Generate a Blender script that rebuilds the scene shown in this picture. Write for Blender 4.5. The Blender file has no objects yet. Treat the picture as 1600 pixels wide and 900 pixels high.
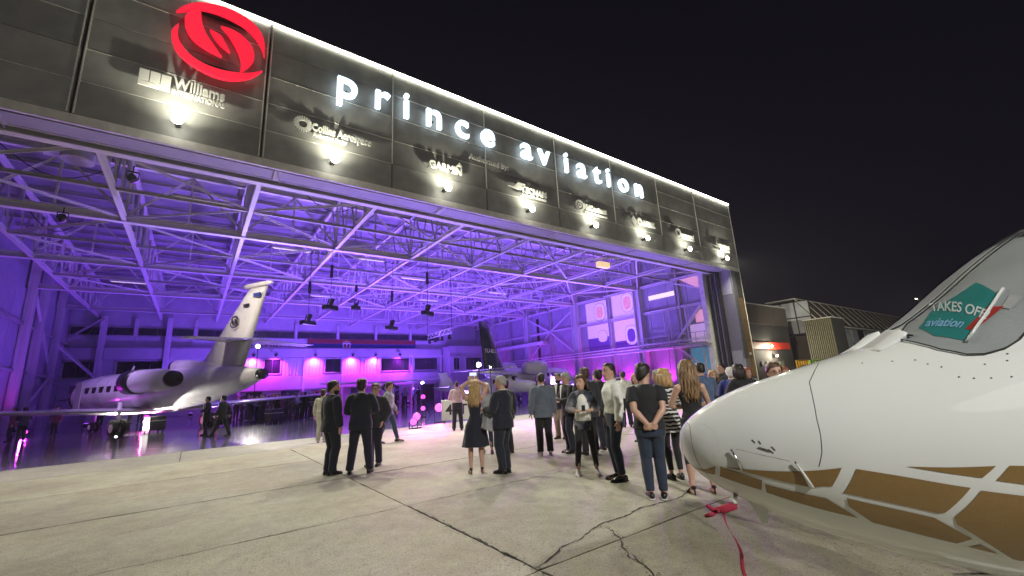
LAMP_UP = 310; LAMP_DN = 3100; PURP = 5600; MAGW = 950; SUN = .17; MAST = 8000; HAZE = .00045
import bpy, bmesh, math, random
import numpy as np
from mathutils import Vector, Matrix, noise
random.seed(7)
S = bpy.context.scene
COL = S.collection
R = math.radians
PI = math.pi

# ------------------------------------------------------------------ camera
CAM_H = 1.56
F_PX = 665.0
def _unit(v): v = Vector(v); v.normalize(); return v
_Z = _unit((-157, -2941, 665)); _X = Vector((920, 101, 665)); _X = _unit(_X - _Z * _X.dot(_Z)); _Y = _Z.cross(_X)
if _Y.z < 0: _Y = -_Y
# rows = world axes in (right, down, forward) camera axes
right = Vector((_X.x, _Y.x, _Z.x)); down = Vector((_X.y, _Y.y, _Z.y)); fwd = Vector((_X.z, _Y.z, _Z.z))
cd = bpy.data.cameras.new('camera'); cam = bpy.data.objects.new('camera', cd); COL.objects.link(cam)
M = Matrix.Identity(4)
for i in range(3):
    M[i][0] = right[i]; M[i][1] = -down[i]; M[i][2] = -fwd[i]
M[2][3] = CAM_H
cam.matrix_world = M
cd.sensor_width = 36; cd.lens = 36 * F_PX / 1600; cd.clip_start = 0.05; cd.clip_end = 3000
S.camera = cam
# ------------------------------------------------------------------ world, exposure
w = bpy.data.worlds.new('World'); S.world = w; w.use_nodes = True
nt = w.node_tree; nt.nodes.clear()
out = nt.nodes.new('ShaderNodeOutputWorld'); bg = nt.nodes.new('ShaderNodeBackground')
tc = nt.nodes.new('ShaderNodeTexCoord'); sep = nt.nodes.new('ShaderNodeSeparateXYZ'); cr = nt.nodes.new('ShaderNodeValToRGB')
nt.links.new(tc.outputs['Generated'], sep.inputs[0]); nt.links.new(sep.outputs['Z'], cr.inputs[0])
cr.color_ramp.elements[0].color = (0.0055, 0.0046, 0.0088, 1); cr.color_ramp.elements[1].color = (0.0030, 0.0025, 0.0056, 1)
cr.color_ramp.elements[1].position = 0.75
nt.links.new(cr.outputs[0], bg.inputs[0]); bg.inputs[1].default_value = 1.0
nt.links.new(bg.outputs[0], out.inputs[0])
S.view_settings.view_transform = 'Standard'; S.view_settings.look = 'None'; S.view_settings.exposure = 0.0; S.view_settings.gamma = 1
S.view_settings.use_curve_mapping = False
try:
    S.cycles.use_light_tree = True; S.cycles.max_bounces = 5; S.cycles.diffuse_bounces = 2; S.cycles.glossy_bounces = 3
    S.cycles.sample_clamp_indirect = 4; S.cycles.caustics_reflective = False; S.cycles.caustics_refractive = False
    S.cycles.transparent_max_bounces = 6; S.cycles.transmission_bounces = 3
except Exception: pass
# assumed far apron floodlights behind the camera, added as one soft warm directional fill
sd = bpy.data.lights.new('apron_fill', 'SUN'); sun = bpy.data.objects.new('apron_fill', sd); COL.objects.link(sun)
sd.energy = SUN; sd.angle = R(24); sd.color = (1.0, 0.97, 0.88)
_d = Vector((0.30, 0.80, -0.62)); sun.rotation_euler = _d.to_track_quat('-Z', 'Y').to_euler()

# ------------------------------------------------------------------ helpers
def tag(o, label=None, cat=None, group=None, kind=None):
    if label: o['label'] = label
    if cat: o['category'] = cat
    if group: o['group'] = group
    if kind: o['kind'] = kind
    return o
ORG = {}
def thing(name, label, cat, loc=(0, 0, 0), rz=0.0, group=None):
    o = bpy.data.objects.new(name, None); o.empty_display_size = 0.3; COL.objects.link(o)
    o.location = loc; o.rotation_euler = (0, 0, rz); tag(o, label, cat, group)
    o['_x'] = 0; del o['_x']
    ORG[o.name] = Vector(loc)
    return o
def ME(name, v, f, m, smooth=False):
    me = bpy.data.meshes.new(name); me.from_pydata([tuple(p) for p in v], [], f); me.update()
    me.materials.append(m)
    if smooth: me.polygons.foreach_set('use_smooth', [True] * len(me.polygons))
    return me
def link(name, me, parent=None, mat4=None):
    o = bpy.data.objects.new(name, me); COL.objects.link(o)
    if parent is not None: o.parent = parent
    if mat4 is not None: o.matrix_local = mat4
    return o
def basis(d, up=Vector((0, 0, 1))):
    d = Vector(d).normalized()
    if abs(d.dot(up)) > 0.98: up = Vector((0, 1, 0)) if abs(d.y) < .9 else Vector((1, 0, 0))
    s = d.cross(up).normalized(); u = s.cross(d).normalized()
    return s, d, u
class MB:
    def __init__(s): s.v = []; s.f = []
    def add(s, v, f):
        b = len(s.v); s.v += [tuple(p) for p in v]; s.f += [tuple(i + b for i in q) for q in f]; return s
    def box(s, x0, x1, y0, y1, z0, z1):
        v = [(x0, y0, z0), (x1, y0, z0), (x1, y1, z0), (x0, y1, z0), (x0, y0, z1), (x1, y0, z1), (x1, y1, z1), (x0, y1, z1)]
        return s.add(v, [(0, 3, 2, 1), (4, 5, 6, 7), (0, 1, 5, 4), (1, 2, 6, 5), (2, 3, 7, 6), (3, 0, 4, 7)])
    def bar(s, p, q, w, h=None):
        p = Vector(p); q = Vector(q); h = h or w; a, d, u = basis(q - p); a = a * w / 2; u = u * h / 2
        v = [p - a - u, p + a - u, p + a + u, p - a + u, q - a - u, q + a - u, q + a + u, q - a + u]
        return s.add(v, [(0, 1, 2, 3), (7, 6, 5, 4), (0, 4, 5, 1), (1, 5, 6, 2), (2, 6, 7, 3), (3, 7, 4, 0)])
    def tube(s, pts, r, n=8, cap=True):
        """r: radius, list of radii, or list of (ra, rb)"""
        pts = [Vector(p) for p in pts]
        if not isinstance(r, (list, tuple)): r = [r] * len(pts)
        rings = []; prev = None
        for i, p in enumerate(pts):
            d = (pts[min(i + 1, len(pts) - 1)] - pts[max(i - 1, 0)])
            a, d, u = basis(d) if prev is None else basis(d, prev)
            prev = u
            ra, rb = r[i] if isinstance(r[i], (list, tuple)) else (r[i], r[i])
            rings.append([p + a * ra * math.cos(2 * PI * k / n) + u * rb * math.sin(2 * PI * k / n) for k in range(n)])
        return s.rings(rings, cap)
    def rings(s, rings, cap=True, closed=True):
        n = len(rings[0]); b = len(s.v)
        for rg in rings: s.v += [tuple(p) for p in rg]
        for i in range(len(rings) - 1):
            for k in range(n if closed else n - 1):
                a0 = b + i * n + k; a1 = b + i * n + (k + 1) % n
                s.f.append((a0, a0 + n, a1 + n, a1))
        if cap:
            s.f.append(tuple(b + k for k in range(n)))
            s.f.append(tuple(b + (len(rings) - 1) * n + k for k in reversed(range(n))))
        return s
    def ball(s, c, rx, ry=None, rz=None, n=10, m=7):
        ry = ry or rx; rz = rz or rx; c = Vector(c)
        rg = []
        for i in range(m):
            t = -PI / 2 + PI * (i + .02 + (.96 * 0)) / (m - 1) if 0 < i < m - 1 else (-PI / 2 + .05 if i == 0 else PI / 2 - .05)
            rg.append([c + Vector((rx * math.cos(t) * math.cos(2 * PI * k / n), ry * math.cos(t) * math.sin(2 * PI * k / n), rz * math.sin(t))) for k in range(n)])
        return s.rings(rg)
    def prism(s, poly, y0, y1):
        """poly in (x,z), extruded along y"""
        n = len(poly); v = [(x, y0, z) for x, z in poly] + [(x, y1, z) for x, z in poly]
        f = [tuple(range(n)), tuple(reversed(range(n, 2 * n)))] + [(i, n + i, n + (i + 1) % n, (i + 1) % n) for i in range(n)]
        return s.add(v, f)
    def build(s, name, m, parent=None, smooth=False, off=None, loc=None, bevel=0):
        v = s.v
        if parent is not None and off is None and parent.name in ORG and abs(parent.rotation_euler.z) < 1e-6 and loc is None:
            o3 = ORG[parent.name]; v = [(a - o3.x, b - o3.y, c - o3.z) for a, b, c in v]
        me = ME(name, v, s.f, m, smooth)
        bm = bmesh.new(); bm.from_mesh(me); bmesh.ops.recalc_face_normals(bm, faces=bm.faces)
        if bevel: bmesh.ops.bevel(bm, geom=list(bm.edges), offset=bevel, segments=1, affect='EDGES')
        bm.to_mesh(me); bm.free()
        if smooth: me.polygons.foreach_set('use_smooth', [True] * len(me.polygons))
        o = link(name, me, parent)
        if parent is None and name: ORG[o.name] = Vector((0, 0, 0))
        return o
def lbuild(mb, name, m, parent, smooth=False, bevel=0):
    """local coordinates, no origin shift"""
    return mb.build(name, m, parent, smooth, off=1, loc=1, bevel=bevel)

def mat(name, c, rough=.6, metal=0, var=.12, vs=6.0, bump=.05, bs=60.0, coat=0, emit=None, es=0, spec=.5, rnd=0, dirt=0, c2=None, aniso=None, sheen=0):
    m = bpy.data.materials.new(name); m.use_nodes = True; n = m.node_tree; N = n.nodes; L = n.links
    b = N['Principled BSDF']; b.inputs['Roughness'].default_value = rough; b.inputs['Metallic'].default_value = metal
    b.inputs['Specular IOR Level'].default_value = spec
    if coat: b.inputs['Coat Weight'].default_value = coat; b.inputs['Coat Roughness'].default_value = .03
    if sheen: b.inputs['Sheen Weight'].default_value = sheen
    geo = N.new('ShaderNodeTexCoord'); src = geo.outputs['Object']
    if aniso:
        mp = N.new('ShaderNodeMapping'); mp.inputs['Scale'].default_value = aniso; L.new(src, mp.inputs[0]); src = mp.outputs[0]
    nz = N.new('ShaderNodeTexNoise'); nz.inputs['Scale'].default_value = vs; nz.inputs['Detail'].default_value = 6; L.new(src, nz.inputs[0])
    mr = N.new('ShaderNodeMapRange'); mr.inputs[1].default_value = .3; mr.inputs[2].default_value = .7
    mr.inputs[3].default_value = 1 - var; mr.inputs[4].default_value = 1 + var; L.new(nz.outputs[0], mr.inputs[0])
    mul = N.new('ShaderNodeVectorMath'); mul.operation = 'SCALE'; mul.inputs[0].default_value = c[:3]; L.new(mr.outputs[0], mul.inputs['Scale'])
    col = mul.outputs[0]
    if c2:
        mx = N.new('ShaderNodeMix'); mx.data_type = 'RGBA'; n2 = N.new('ShaderNodeTexNoise'); n2.inputs['Scale'].default_value = vs * .35; n2.inputs['Detail'].default_value = 3
        L.new(src, n2.inputs[0]); cr2 = N.new('ShaderNodeMapRange'); cr2.inputs[1].default_value = .42; cr2.inputs[2].default_value = .6
        L.new(n2.outputs[0], cr2.inputs[0]); L.new(cr2.outputs[0], mx.inputs[0]); L.new(col, mx.inputs[6]); mx.inputs[7].default_value = (*c2, 1); col = mx.outputs[2]
    if rnd:
        oi = N.new('ShaderNodeObjectInfo'); m2 = N.new('ShaderNodeMapRange'); m2.inputs[3].default_value = 1 - rnd; m2.inputs[4].default_value = 1 + rnd
        L.new(oi.outputs['Random'], m2.inputs[0]); s2 = N.new('ShaderNodeVectorMath'); s2.operation = 'SCALE'; L.new(col, s2.inputs[0]); L.new(m2.outputs[0], s2.inputs['Scale']); col = s2.outputs[0]
    L.new(col, b.inputs['Base Color'])
    if bump:
        nb = N.new('ShaderNodeTexNoise'); nb.inputs['Scale'].default_value = bs; nb.inputs['Detail'].default_value = 4; L.new(src, nb.inputs[0])
        bp = N.new('ShaderNodeBump'); bp.inputs['Strength'].default_value = min(1, bump * 4); bp.inputs['Distance'].default_value = .01; L.new(nb.outputs[0], bp.inputs['Height']); L.new(bp.outputs[0], b.inputs['Normal'])
        rr = N.new('ShaderNodeMapRange'); rr.inputs[3].default_value = max(0, rough - .08); rr.inputs[4].default_value = min(1, rough + .08); L.new(nz.outputs[0], rr.inputs[0]); L.new(rr.outputs[0], b.inputs['Roughness'])
    if emit: b.inputs['Emission Color'].default_value = (*emit, 1); b.inputs['Emission Strength'].default_value = es
    return m

# ------------------------------------------------------------------ text cache (made while the scene is still small)
_TX = {}
def want(body, size=1.0, off=0.0, ext=.05):
    k = (body, size, off, ext)
    if k in _TX: return k
    c = bpy.data.curves.new('t', 'FONT'); c.body = body; c.size = size; c.offset = off; c.extrude = ext; c.resolution_u = 5; c.align_x = 'CENTER'; c.align_y = 'BOTTOM_BASELINE'
    o = bpy.data.objects.new('t', c); COL.objects.link(o); _TX[k] = o; return k
def resolve():
    dg = bpy.context.evaluated_depsgraph_get()
    for k, o in list(_TX.items()):
        if isinstance(o, bpy.types.Object):
            me = bpy.data.meshes.new_from_object(o.evaluated_get(dg)); _TX[k] = me
            bpy.data.objects.remove(o)
def text(k, name, m, parent, loc, rot=None, fit=None):
    """loc local to parent; text plane XZ facing -Y; fit = width the text is scaled to"""
    me = _TX[k].copy(); me.materials.clear(); me.materials.append(m); me.name = name
    o = bpy.data.objects.new(name, me); COL.objects.link(o); o.parent = parent
    sx = 1
    if fit:
        xs = [v.co.x for v in me.vertices]; sx = fit / (max(xs) - min(xs))
    rr = Matrix.Rotation(R(90), 4, 'X')
    o.matrix_local = Matrix.Translation(loc) @ (rot or Matrix.Identity(4)) @ rr @ Matrix.Diagonal((sx, 1, 1, 1))
    return o
SIGN = [('p', 4.45), ('r', 6.05), ('i', 7.3), ('n', 8.8), ('c', 10.45), ('e', 12.1), ('a', 14.85), ('v', 16.25), ('i', 18.13), ('a', 19.5), ('t', 21.0), ('i', 22.15), ('o', 23.75), ('n', 25.5)]
for ch, _ in SIGN: want(ch, 2.05, .022, .09)
TXT = dict(will=want('Williams', .62, .012, .04), intl=want('INTERNATIONAL', .27, .008, .04), coll=want('Collins Aerospace', .47, .012, .04),
    auth0=want('Authorized Dealer', .24, .006, .04), garm=want('GARMIN', .55, .022, .04), authb=want('Authorized', .42, .006, .03), authc=want('by:', .42, .006, .03), tecn=want('TECNAM', .5, .018, .04), tec2=want('AIRCRAFT SERVICE', .16, .004, .04),
    midc=want('MidContinent', .5, .018, .04), mid2=want('INSTRUMENTS AND AVIONICS', .17, .004, .04), arte=want('ARTEK', .55, .022, .04), sman=want('ascend', .45, .014, .04), gene=want('GENESYS', .5, .016, .04), gen2=want('AEROSYSTEMS', .2, .006, .04),
    backl=want('prince aviation', .9, .0, .01), fin=want('YU-BLL', .42, .008, .005), reg=want('4ST', .62, .012, .004), offr=want('TAKES OFF!', .16, .003, .0006), offs=want('aviation', .14, .002, .0006), exs=want('EXIT', .2, .0, .004), reg2=want('YU-BVA', .5, .0, .004))
resolve()

# ------------------------------------------------------------------ materials
m_panel = mat('fascia_panel', (.26, .26, .255), .5, .1, .2, 1.2, .02, 40, rnd=.22)
m_alu = mat('aluminium_trim', (.72, .72, .68), .45, 0, .08)
m_steel = mat('white_painted_steel', (.72, .70, .68), .55, 0, .14, 3, .03, rnd=.1)
m_steel2 = mat('grey_painted_steel', (.46, .45, .43), .6, 0, .2, 3, .03, rnd=.12)
m_deck = mat('roof_deck', (.30, .29, .31), .7, 0, .2, .8, .02, rnd=.2)
m_wallw = mat('white_wall', (.6, .59, .6), .75, 0, .07, 1.0, .02, rnd=.05)
m_wallg = mat('wall_panel_grey', (.40, .39, .43), .7, 0, .1, 1.0, .03, rnd=.12)
m_dark = mat('dark_metal', (.03, .03, .033), .5, .3, .2)
m_black = mat('black_plastic', (.012, .012, .013), .4)
m_glass = mat('dark_window_glass', (.012, .012, .02), .08, 0, .1, 1, 0, spec=.8)
m_curt = mat('curtain', (.75, .7, .72), .8, 0, .1, 3, .05, aniso=(8, 1, .3))
m_white = mat('white_paint', (.74, .74, .73), .3, 0, .03, 1.5, 0, coat=.6)
m_letter = mat('lit_letter', (.8, .85, .9), .4, 0, 0, emit=(.70, .88, 1), es=2.2, bump=0)
m_lsigns = mat('raised_sign_white', (.78, .78, .76), .45, 0, .02, bump=0)
m_red = mat('lit_red', (.8, .02, .04), .4, 0, .1, 1.0, 0, emit=(1, .012, .05), es=.9)
m_led = mat('led_strip', (.9, .9, .85), .4, emit=(1, 1, .80), es=20, bump=0)
m_lens = mat('lamp_lens_glow', (.9, .9, .85), .3, emit=(1, .98, .80), es=26, bump=0)
m_tan = mat('tan_cladding', (.30, .17, .07), .55, .1, .15, 2, .02, rnd=.25)
# ------------------------------------------------------------------ ground
def concrete(name, base, warm, gloss=.85, stain=1.0):
    m = bpy.data.materials.new(name); m.use_nodes = True; n = m.node_tree; N = n.nodes; L = n.links; b = N['Principled BSDF']
    g = N.new('ShaderNodeNewGeometry'); P = g.outputs['Position']
    def nz(sc, det, r=.55, dist=0):
        x = N.new('ShaderNodeTexNoise'); x.inputs['Scale'].default_value = sc; x.inputs['Detail'].default_value = det; x.inputs['Roughness'].default_value = r; x.inputs['Distortion'].default_value = dist; L.new(P, x.inputs[0]); return x.outputs[0]
    def mr(s, a, bb, c, d):
        x = N.new('ShaderNodeMapRange'); x.inputs[1].default_value = a; x.inputs[2].default_value = bb; x.inputs[3].default_value = c; x.inputs[4].default_value = d; L.new(s, x.inputs[0]); return x.outputs[0]
    def mulv(a, bb):
        x = N.new('ShaderNodeMath'); x.operation = 'MULTIPLY'; L.new(a, x.inputs[0]); L.new(bb, x.inputs[1]); return x.outputs[0]
    f = mulv(mr(nz(.35, 5), .3, .7, .80, 1.16), mr(nz(5, 8, .65), .3, .7, .86, 1.12))
    f = mulv(f, mr(nz(60, 4, .75), .3, .7, .66, 1.26))
    st = nz(.9, 7, .6, 1.2); f = mulv(f, mr(st, .53, .72, 1.0, 1 - .32 * stain))
    # small dark pits / aggregate
    vo = N.new('ShaderNodeTexVoronoi'); vo.inputs['Scale'].default_value = 26; L.new(P, vo.inputs['Vector'])
    pit = mr(vo.outputs['Distance'], .10, .20, .35, 1.0); gate = mr(nz(1.7, 3), .40, .50, 1, 0)
    mx = N.new('ShaderNodeMath'); mx.operation = 'MAXIMUM'; L.new(pit, mx.inputs[0]); L.new(gate, mx.inputs[1]); f = mulv(f, mx.outputs[0])
    f = mulv(f, mr(nz(22, 4, .8), .34, .44, .6, 1.0)); f = mulv(f, mr(nz(.16, 3, .5), .35, .65, .82, 1.1))
    oi = N.new('ShaderNodeObjectInfo'); f = mulv(f, mr(oi.outputs['Random'], 0, 1, .86, 1.1))
    cm = N.new('ShaderNodeMix'); cm.data_type = 'RGBA'; cm.inputs[6].default_value = (*base, 1); cm.inputs[7].default_value = (*warm, 1); L.new(mr(nz(.6, 4), .35, .65, 0, 1), cm.inputs[0])
    sc = N.new('ShaderNodeVectorMath'); sc.operation = 'SCALE'; L.new(cm.outputs[2], sc.inputs[0]); L.new(f, sc.inputs['Scale']); L.new(sc.outputs[0], b.inputs['Base Color'])
    b.inputs['Roughness'].default_value = gloss; L.new(mr(st, .5, .7, gloss, gloss - .22), b.inputs['Roughness'])
    bp = N.new('ShaderNodeBump'); bp.inputs['Strength'].default_value = .55; bp.inputs['Distance'].default_value = .012
    ad = N.new('ShaderNodeMath'); ad.operation = 'ADD'; L.new(nz(45, 5, .7), ad.inputs[0]); L.new(mulv(pit, mr(nz(9, 2), 0, 1, .5, 1)), ad.inputs[1]); L.new(ad.outputs[0], bp.inputs['Height']); L.new(bp.outputs[0], b.inputs['Normal'])
    return m
m_conc = concrete('apron_concrete', (.43, .415, .335), (.40, .365, .285))
m_conc2 = concrete('threshold_concrete', (.40, .385, .34), (.38, .35, .30), .7, .6)
m_joint = mat('joint_filler', (.035, .032, .028), .9, 0, .3, 8)
m_crack = mat('crack_dirt', (.03, .026, .022), .95, 0, .3, 8)

g = MB().box(-900, 1200, -700, 1600, -.6, -.052); go = g.build('ground', mat('ground_asphalt', (.05, .05, .05), .9, 0, .2, .5)); tag(go, kind='structure')
apron = thing('apron', None, None, (0, 0, 0)); tag(apron, kind='structure')
lbuild(MB().box(-60, 90, -30, 18.05, -.05, -.018), 'joint_bed', m_joint, apron)
def slab_mesh(w, d, seed):
    """a slab with a slightly chipped rim"""
    rnd = random.Random(seed); nx, ny = 26, 12; pts = []
    def ch(): return abs(rnd.gauss(0, .004)) + (rnd.random() < .06) * rnd.uniform(.008, .022)
    for i in range(nx): pts.append((-w / 2 + w * i / nx, -d / 2 + ch()))
    for i in range(ny): pts.append((w / 2 - ch(), -d / 2 + d * i / ny))
    for i in range(nx): pts.append((w / 2 - w * i / nx, d / 2 - ch()))
    for i in range(ny): pts.append((-w / 2 + ch(), d / 2 - d * i / ny))
    n = len(pts)
    v = [(x, y, 0) for x, y in pts] + [(x, y, -.03) for x, y in pts]
    return v, [tuple(range(n))] + [(i, n + i, n + (i + 1) % n, (i + 1) % n) for i in range(n)]
XS = [2.52 + 7.56 * k for k in range(-7, 9)]
YS = [-8.2, -5.35, -2.5, .35, 3.2, 6.07, 8.88, 11.9, 15.1]
meshes = []
for sd_ in range(4):
    v, f = slab_mesh(7.56 - .012, 1, sd_); meshes.append((v, f))
for j in range(len(YS) - 1):
    d = YS[j + 1] - YS[j]
    var = []
    for sd_ in range(3):
        v, f = slab_mesh(7.56 - .009, d - .008, sd_ + j * 7); var.append(ME('concrete_slab', v, f, m_conc))
    for i in range(len(XS) - 1):
        o = link('concrete_slab', var[(i + j) % 3], apron, Matrix.Translation(((XS[i] + XS[i + 1]) / 2, (YS[j] + YS[j + 1]) / 2, random.uniform(-.0015, .0015))))
v, f = slab_mesh(3.8, 2.94 , 99); me = ME('threshold_slab', v, f, m_conc2)
for k in range(-8, 14): link('threshold_slab', me, apron, Matrix.Translation((-.12 + 3.81 * k + 1.9, 16.58, .001)))
# beyond the slab field: plain apron sheet to the far side
tag(MB().box(-600, 900, -600, -30.01, -.05, -.02).build('far_apron', m_conc), kind='structure')
tag(MB().box(-600, -60.01, -30, 400, -.05, -.02).build('far_apron', m_conc), kind='structure')
tag(MB().box(90.01, 900, -30, 400, -.05, -.02).build('far_apron', m_conc), kind='structure')
# irregular cracks, thin dirt-filled
def crack(pts, wd, seed, frag=0):
    rnd = random.Random(seed); P = [Vector((*p, 0)) for p in pts]; fine = [P[0]]
    for a, b in zip(P, P[1:]):
        n = max(2, int((b - a).length / .05))
        for i in range(1, n + 1): fine.append(a.lerp(b, i / n))
    L_, R_ = [], []; off = 0
    for i, p in enumerate(fine):
        d = (fine[min(i + 1, len(fine) - 1)] - fine[max(0, i - 1)]).normalized(); nn = Vector((-d.y, d.x, 0))
        off = off * .7 + rnd.gauss(0, .009); ww = wd * .95 * rnd.uniform(.35, 1.5) * min(1, .25 + min(i, len(fine) - 1 - i) / 6)
        c = p + nn * off; L_.append(c + nn * ww); R_.append(c - nn * ww)
    m = MB(); n = len(L_); v = [(q.x, q.y, .0055) for q in L_] + [(q.x, q.y, .0055) for q in R_]
    m.add(v, [(i, i + 1, n + i + 1, n + i) for i in range(n - 1)])
    for k in range(frag):
        q = fine[rnd.randrange(len(fine))] + Vector((rnd.gauss(0, .035), rnd.gauss(0, .03), 0)); r0 = rnd.uniform(.003, .011)
        a0 = rnd.random() * 6; vv = [(q.x + r0 * rnd.uniform(.5, 1.3) * math.cos(a0 + t * 1.26), q.y + r0 * rnd.uniform(.5, 1.3) * math.sin(a0 + t * 1.26), .0055) for t in range(5)]
        m.add(vv, [(0, 1, 2, 3, 4)])
    lbuild(m, 'crack', m_crack, apron)
crack([(2.56, 3.24), (2.98, 3.42), (3.30, 3.47), (3.78, 3.66), (4.15, 3.62), (4.62, 3.72), (5.15, 3.62), (5.8, 3.75)], .011, 1)
crack([(3.72, 3.62), (3.70, 3.40), (3.55, 3.18), (3.42, 3.05), (3.30, 2.86), (3.22, 2.6), (3.0, 2.3)], .006, 2, 130)
crack([(-6.5, 8.62), (-3, 8.72), (-1, 8.86), (1, 8.82), (2.5, 8.88), (4.2, 8.93)], .007, 3, 50)
crack([(2.52, 6.1), (2.53, 4.6), (2.52, 3.2)], .009, 4, 160)
crack([(2.52, 3.2), (2.55, 2.2), (2.5, 1.2)], .008, 6, 90)
crack([(2.56, 6.07), (5.5, 6.09), (9, 6.07)], .006, 5, 30)
crack([(5.6, 8.9), (7.4, 9.05), (9.6, 8.95)], .006, 8, 30)
crack([(-5.2, 6.07), (-2.0, 6.05), (2.5, 6.08)], .005, 9, 20)

# hangar floor : sealed dark floor, wet-looking
m_floor = bpy.data.materials.new('glossy_hangar_floor'); m_floor.use_nodes = True
n = m_floor.node_tree; N = n.nodes; L = n.links; b = N['Principled BSDF']
gg = N.new('ShaderNodeNewGeometry'); nz = N.new('ShaderNodeTexNoise'); nz.inputs['Scale'].default_value = .8; nz.inputs['Detail'].default_value = 5; L.new(gg.outputs['Position'], nz.inputs[0])
cr = N.new('ShaderNodeValToRGB'); cr.color_ramp.elements[0].color = (.17, .175, .19, 1); cr.color_ramp.elements[1].color = (.32, .325, .34, 1); L.new(nz.outputs[0], cr.inputs[0]); L.new(cr.outputs[0], b.inputs['Base Color'])
b.inputs['Roughness'].default_value = .26; b.inputs['Coat Weight'].default_value = 1.0; b.inputs['Coat Roughness'].default_value = .07; b.inputs['Specular IOR Level'].default_value = .8
n2 = N.new('ShaderNodeTexNoise'); n2.inputs['Scale'].default_value = 2.2; n2.inputs['Detail'].default_value = 3
mp = N.new('ShaderNodeMapping'); mp.inputs['Scale'].default_value = (.6, 1.6, 1); L.new(gg.outputs['Position'], mp.inputs[0]); L.new(mp.outputs[0], n2.inputs[0])
bp = N.new('ShaderNodeBump'); bp.inputs['Strength'].default_value = .35; bp.inputs['Distance'].default_value = .02; L.new(n2.outputs[0], bp.inputs['Height']); L.new(bp.outputs[0], b.inputs['Normal']); L.new(bp.outputs[0], b.inputs['Coat Normal'])
fl = MB().box(-11.6, 38.6, 18.06, 62.6, -.05, .004).build('hangar_floor', m_floor); tag(fl, kind='structure')

# ------------------------------------------------------------------ hangar
HX0, HX1, HY0, HY1 = -11.0, 38.0, 18.0, 62.0
ZB = 10.85; ZT = 13.9; ZTOP = 17.2
BAYS = [-14.74, -9.38, -4.02, 1.34, 6.70, 12.06, 17.42, 22.78, 28.14, 33.5, 39.6]
ROWS = [10.85, 12.10, 13.35, 14.61, 15.87, 17.15]
hg = thing('hangar', 'huge open aircraft hangar with dark panelled fascia, white roof trusses and purple lit interior', 'hangar', (13.5, 18.0, 0))
def H(name, mb, m, parent=None, smooth=False, bevel=0):
    if parent is None or parent is hg: return mb.build(name, m, hg, smooth, bevel=bevel)
    o3 = ORG[hg.name]; mb.v = [(a - o3.x, b - o3.y, c - o3.z) for a, b, c in mb.v]
    return lbuild(mb, name, m, parent, smooth)
# fascia panels: shared mesh per size, individually placed
_pm = {}
def box_obj(name, x0, x1, y0, y1, z0, z1, m, parent=None, bev=.012):
    k = (round(x1 - x0, 3), round(y1 - y0, 3), round(z1 - z0, 3), m.name, bev)
    if k not in _pm:
        mb = MB().box(-(x1 - x0) / 2, (x1 - x0) / 2, -(y1 - y0) / 2, (y1 - y0) / 2, -(z1 - z0) / 2, (z1 - z0) / 2)
        me = ME(name, mb.v, mb.f, m); bm = bmesh.new(); bm.from_mesh(me)
        if bev: bmesh.ops.bevel(bm, geom=list(bm.edges), offset=bev, segments=1, affect='EDGES')
        bm.to_mesh(me); bm.free(); _pm[k] = me
    o3 = ORG[hg.name]
    return link(name, _pm[k], parent or hg, Matrix.Translation(((x0 + x1) / 2 - o3.x, (y0 + y1) / 2 - o3.y, (z0 + z1) / 2 - o3.z)))
rp = random.Random(3)
for i in range(len(BAYS) - 1):
    for j in range(5):
        x0, x1 = BAYS[i] + .03, BAYS[i + 1] - .03
        box_obj('fascia_panel', x0, x1, 18.0 + rp.uniform(0, .01), 18.14, ROWS[j] + .008, ROWS[j + 1] - .008, m_panel, bev=.006)
for j in (1, 2, 3, 4):
    for i in range(1, len(BAYS) - 1):
        if (i * 3 + j) % 4 != 1: H('row_trim', MB().box(BAYS[i] + .08, BAYS[i + 1] - .08, 17.982, 18.004, ROWS[j] - .008, ROWS[j] + .008), m_alu)
H('fascia_backing', MB().box(-14.74, 39.6, 18.16, 18.5, 10.86, 17.1), m_dark)
for i, x in enumerate(BAYS):
    zb = 10.9 if x in (-4.02, 1.34) else 12.1
    if i in (0,): continue
    if x == 39.6: zb = .2
    for dx in ((-.035, .035) if x in (-4.02, 1.34) else (0,)):
        H('seam_trim', MB().box(x + dx * 2.2 - .018, x + dx * 2.2 + .018, 17.955, 18.02, zb, 17.15), m_alu)
H('parapet_cap', MB().box(-14.8, 39.7, 17.93, 18.6, 17.16, 17.26), m_alu)
H('led_strip', MB().box(-14.6, 39.6, 17.90, 17.93, 17.12, 17.19), m_led)
# lip, soffit, door tracks below the fascia
H('fascia_lip', MB().box(-14.74, 39.5, 18.0, 18.12, 10.52, 10.85), m_steel)
H('soffit', MB().box(-14.74, 38.1, 18.12, 19.72, 10.86, 10.92), m_wallg)
H('door_track', MB().box(-14.74, 38.0, 18.22, 18.28, 10.6, 10.86), m_dark)
for y in (18.40, 19.32):
    H('door_track', MB().box(-14.74, 38.0, y + .12, y + .2, 10.70, 10.86), m_steel2)
H('track_cover', MB().box(-14.74, 38.0, 18.5, 19.3, 10.66, 10.69), m_wallg)
for k in range(6):
    x = -6 + k * 7.7 + rp.uniform(-.3, .3); m_ = MB()
    m_.box(x, x + .25, 18.35, 19.3, 10.6, 10.68); m_.bar((x + .1, 18.4, 10.6), (x + rp.uniform(-.3, .3), 19.2, 10.45), .03)
    H('track_bracket', m_, m_steel2)
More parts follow.
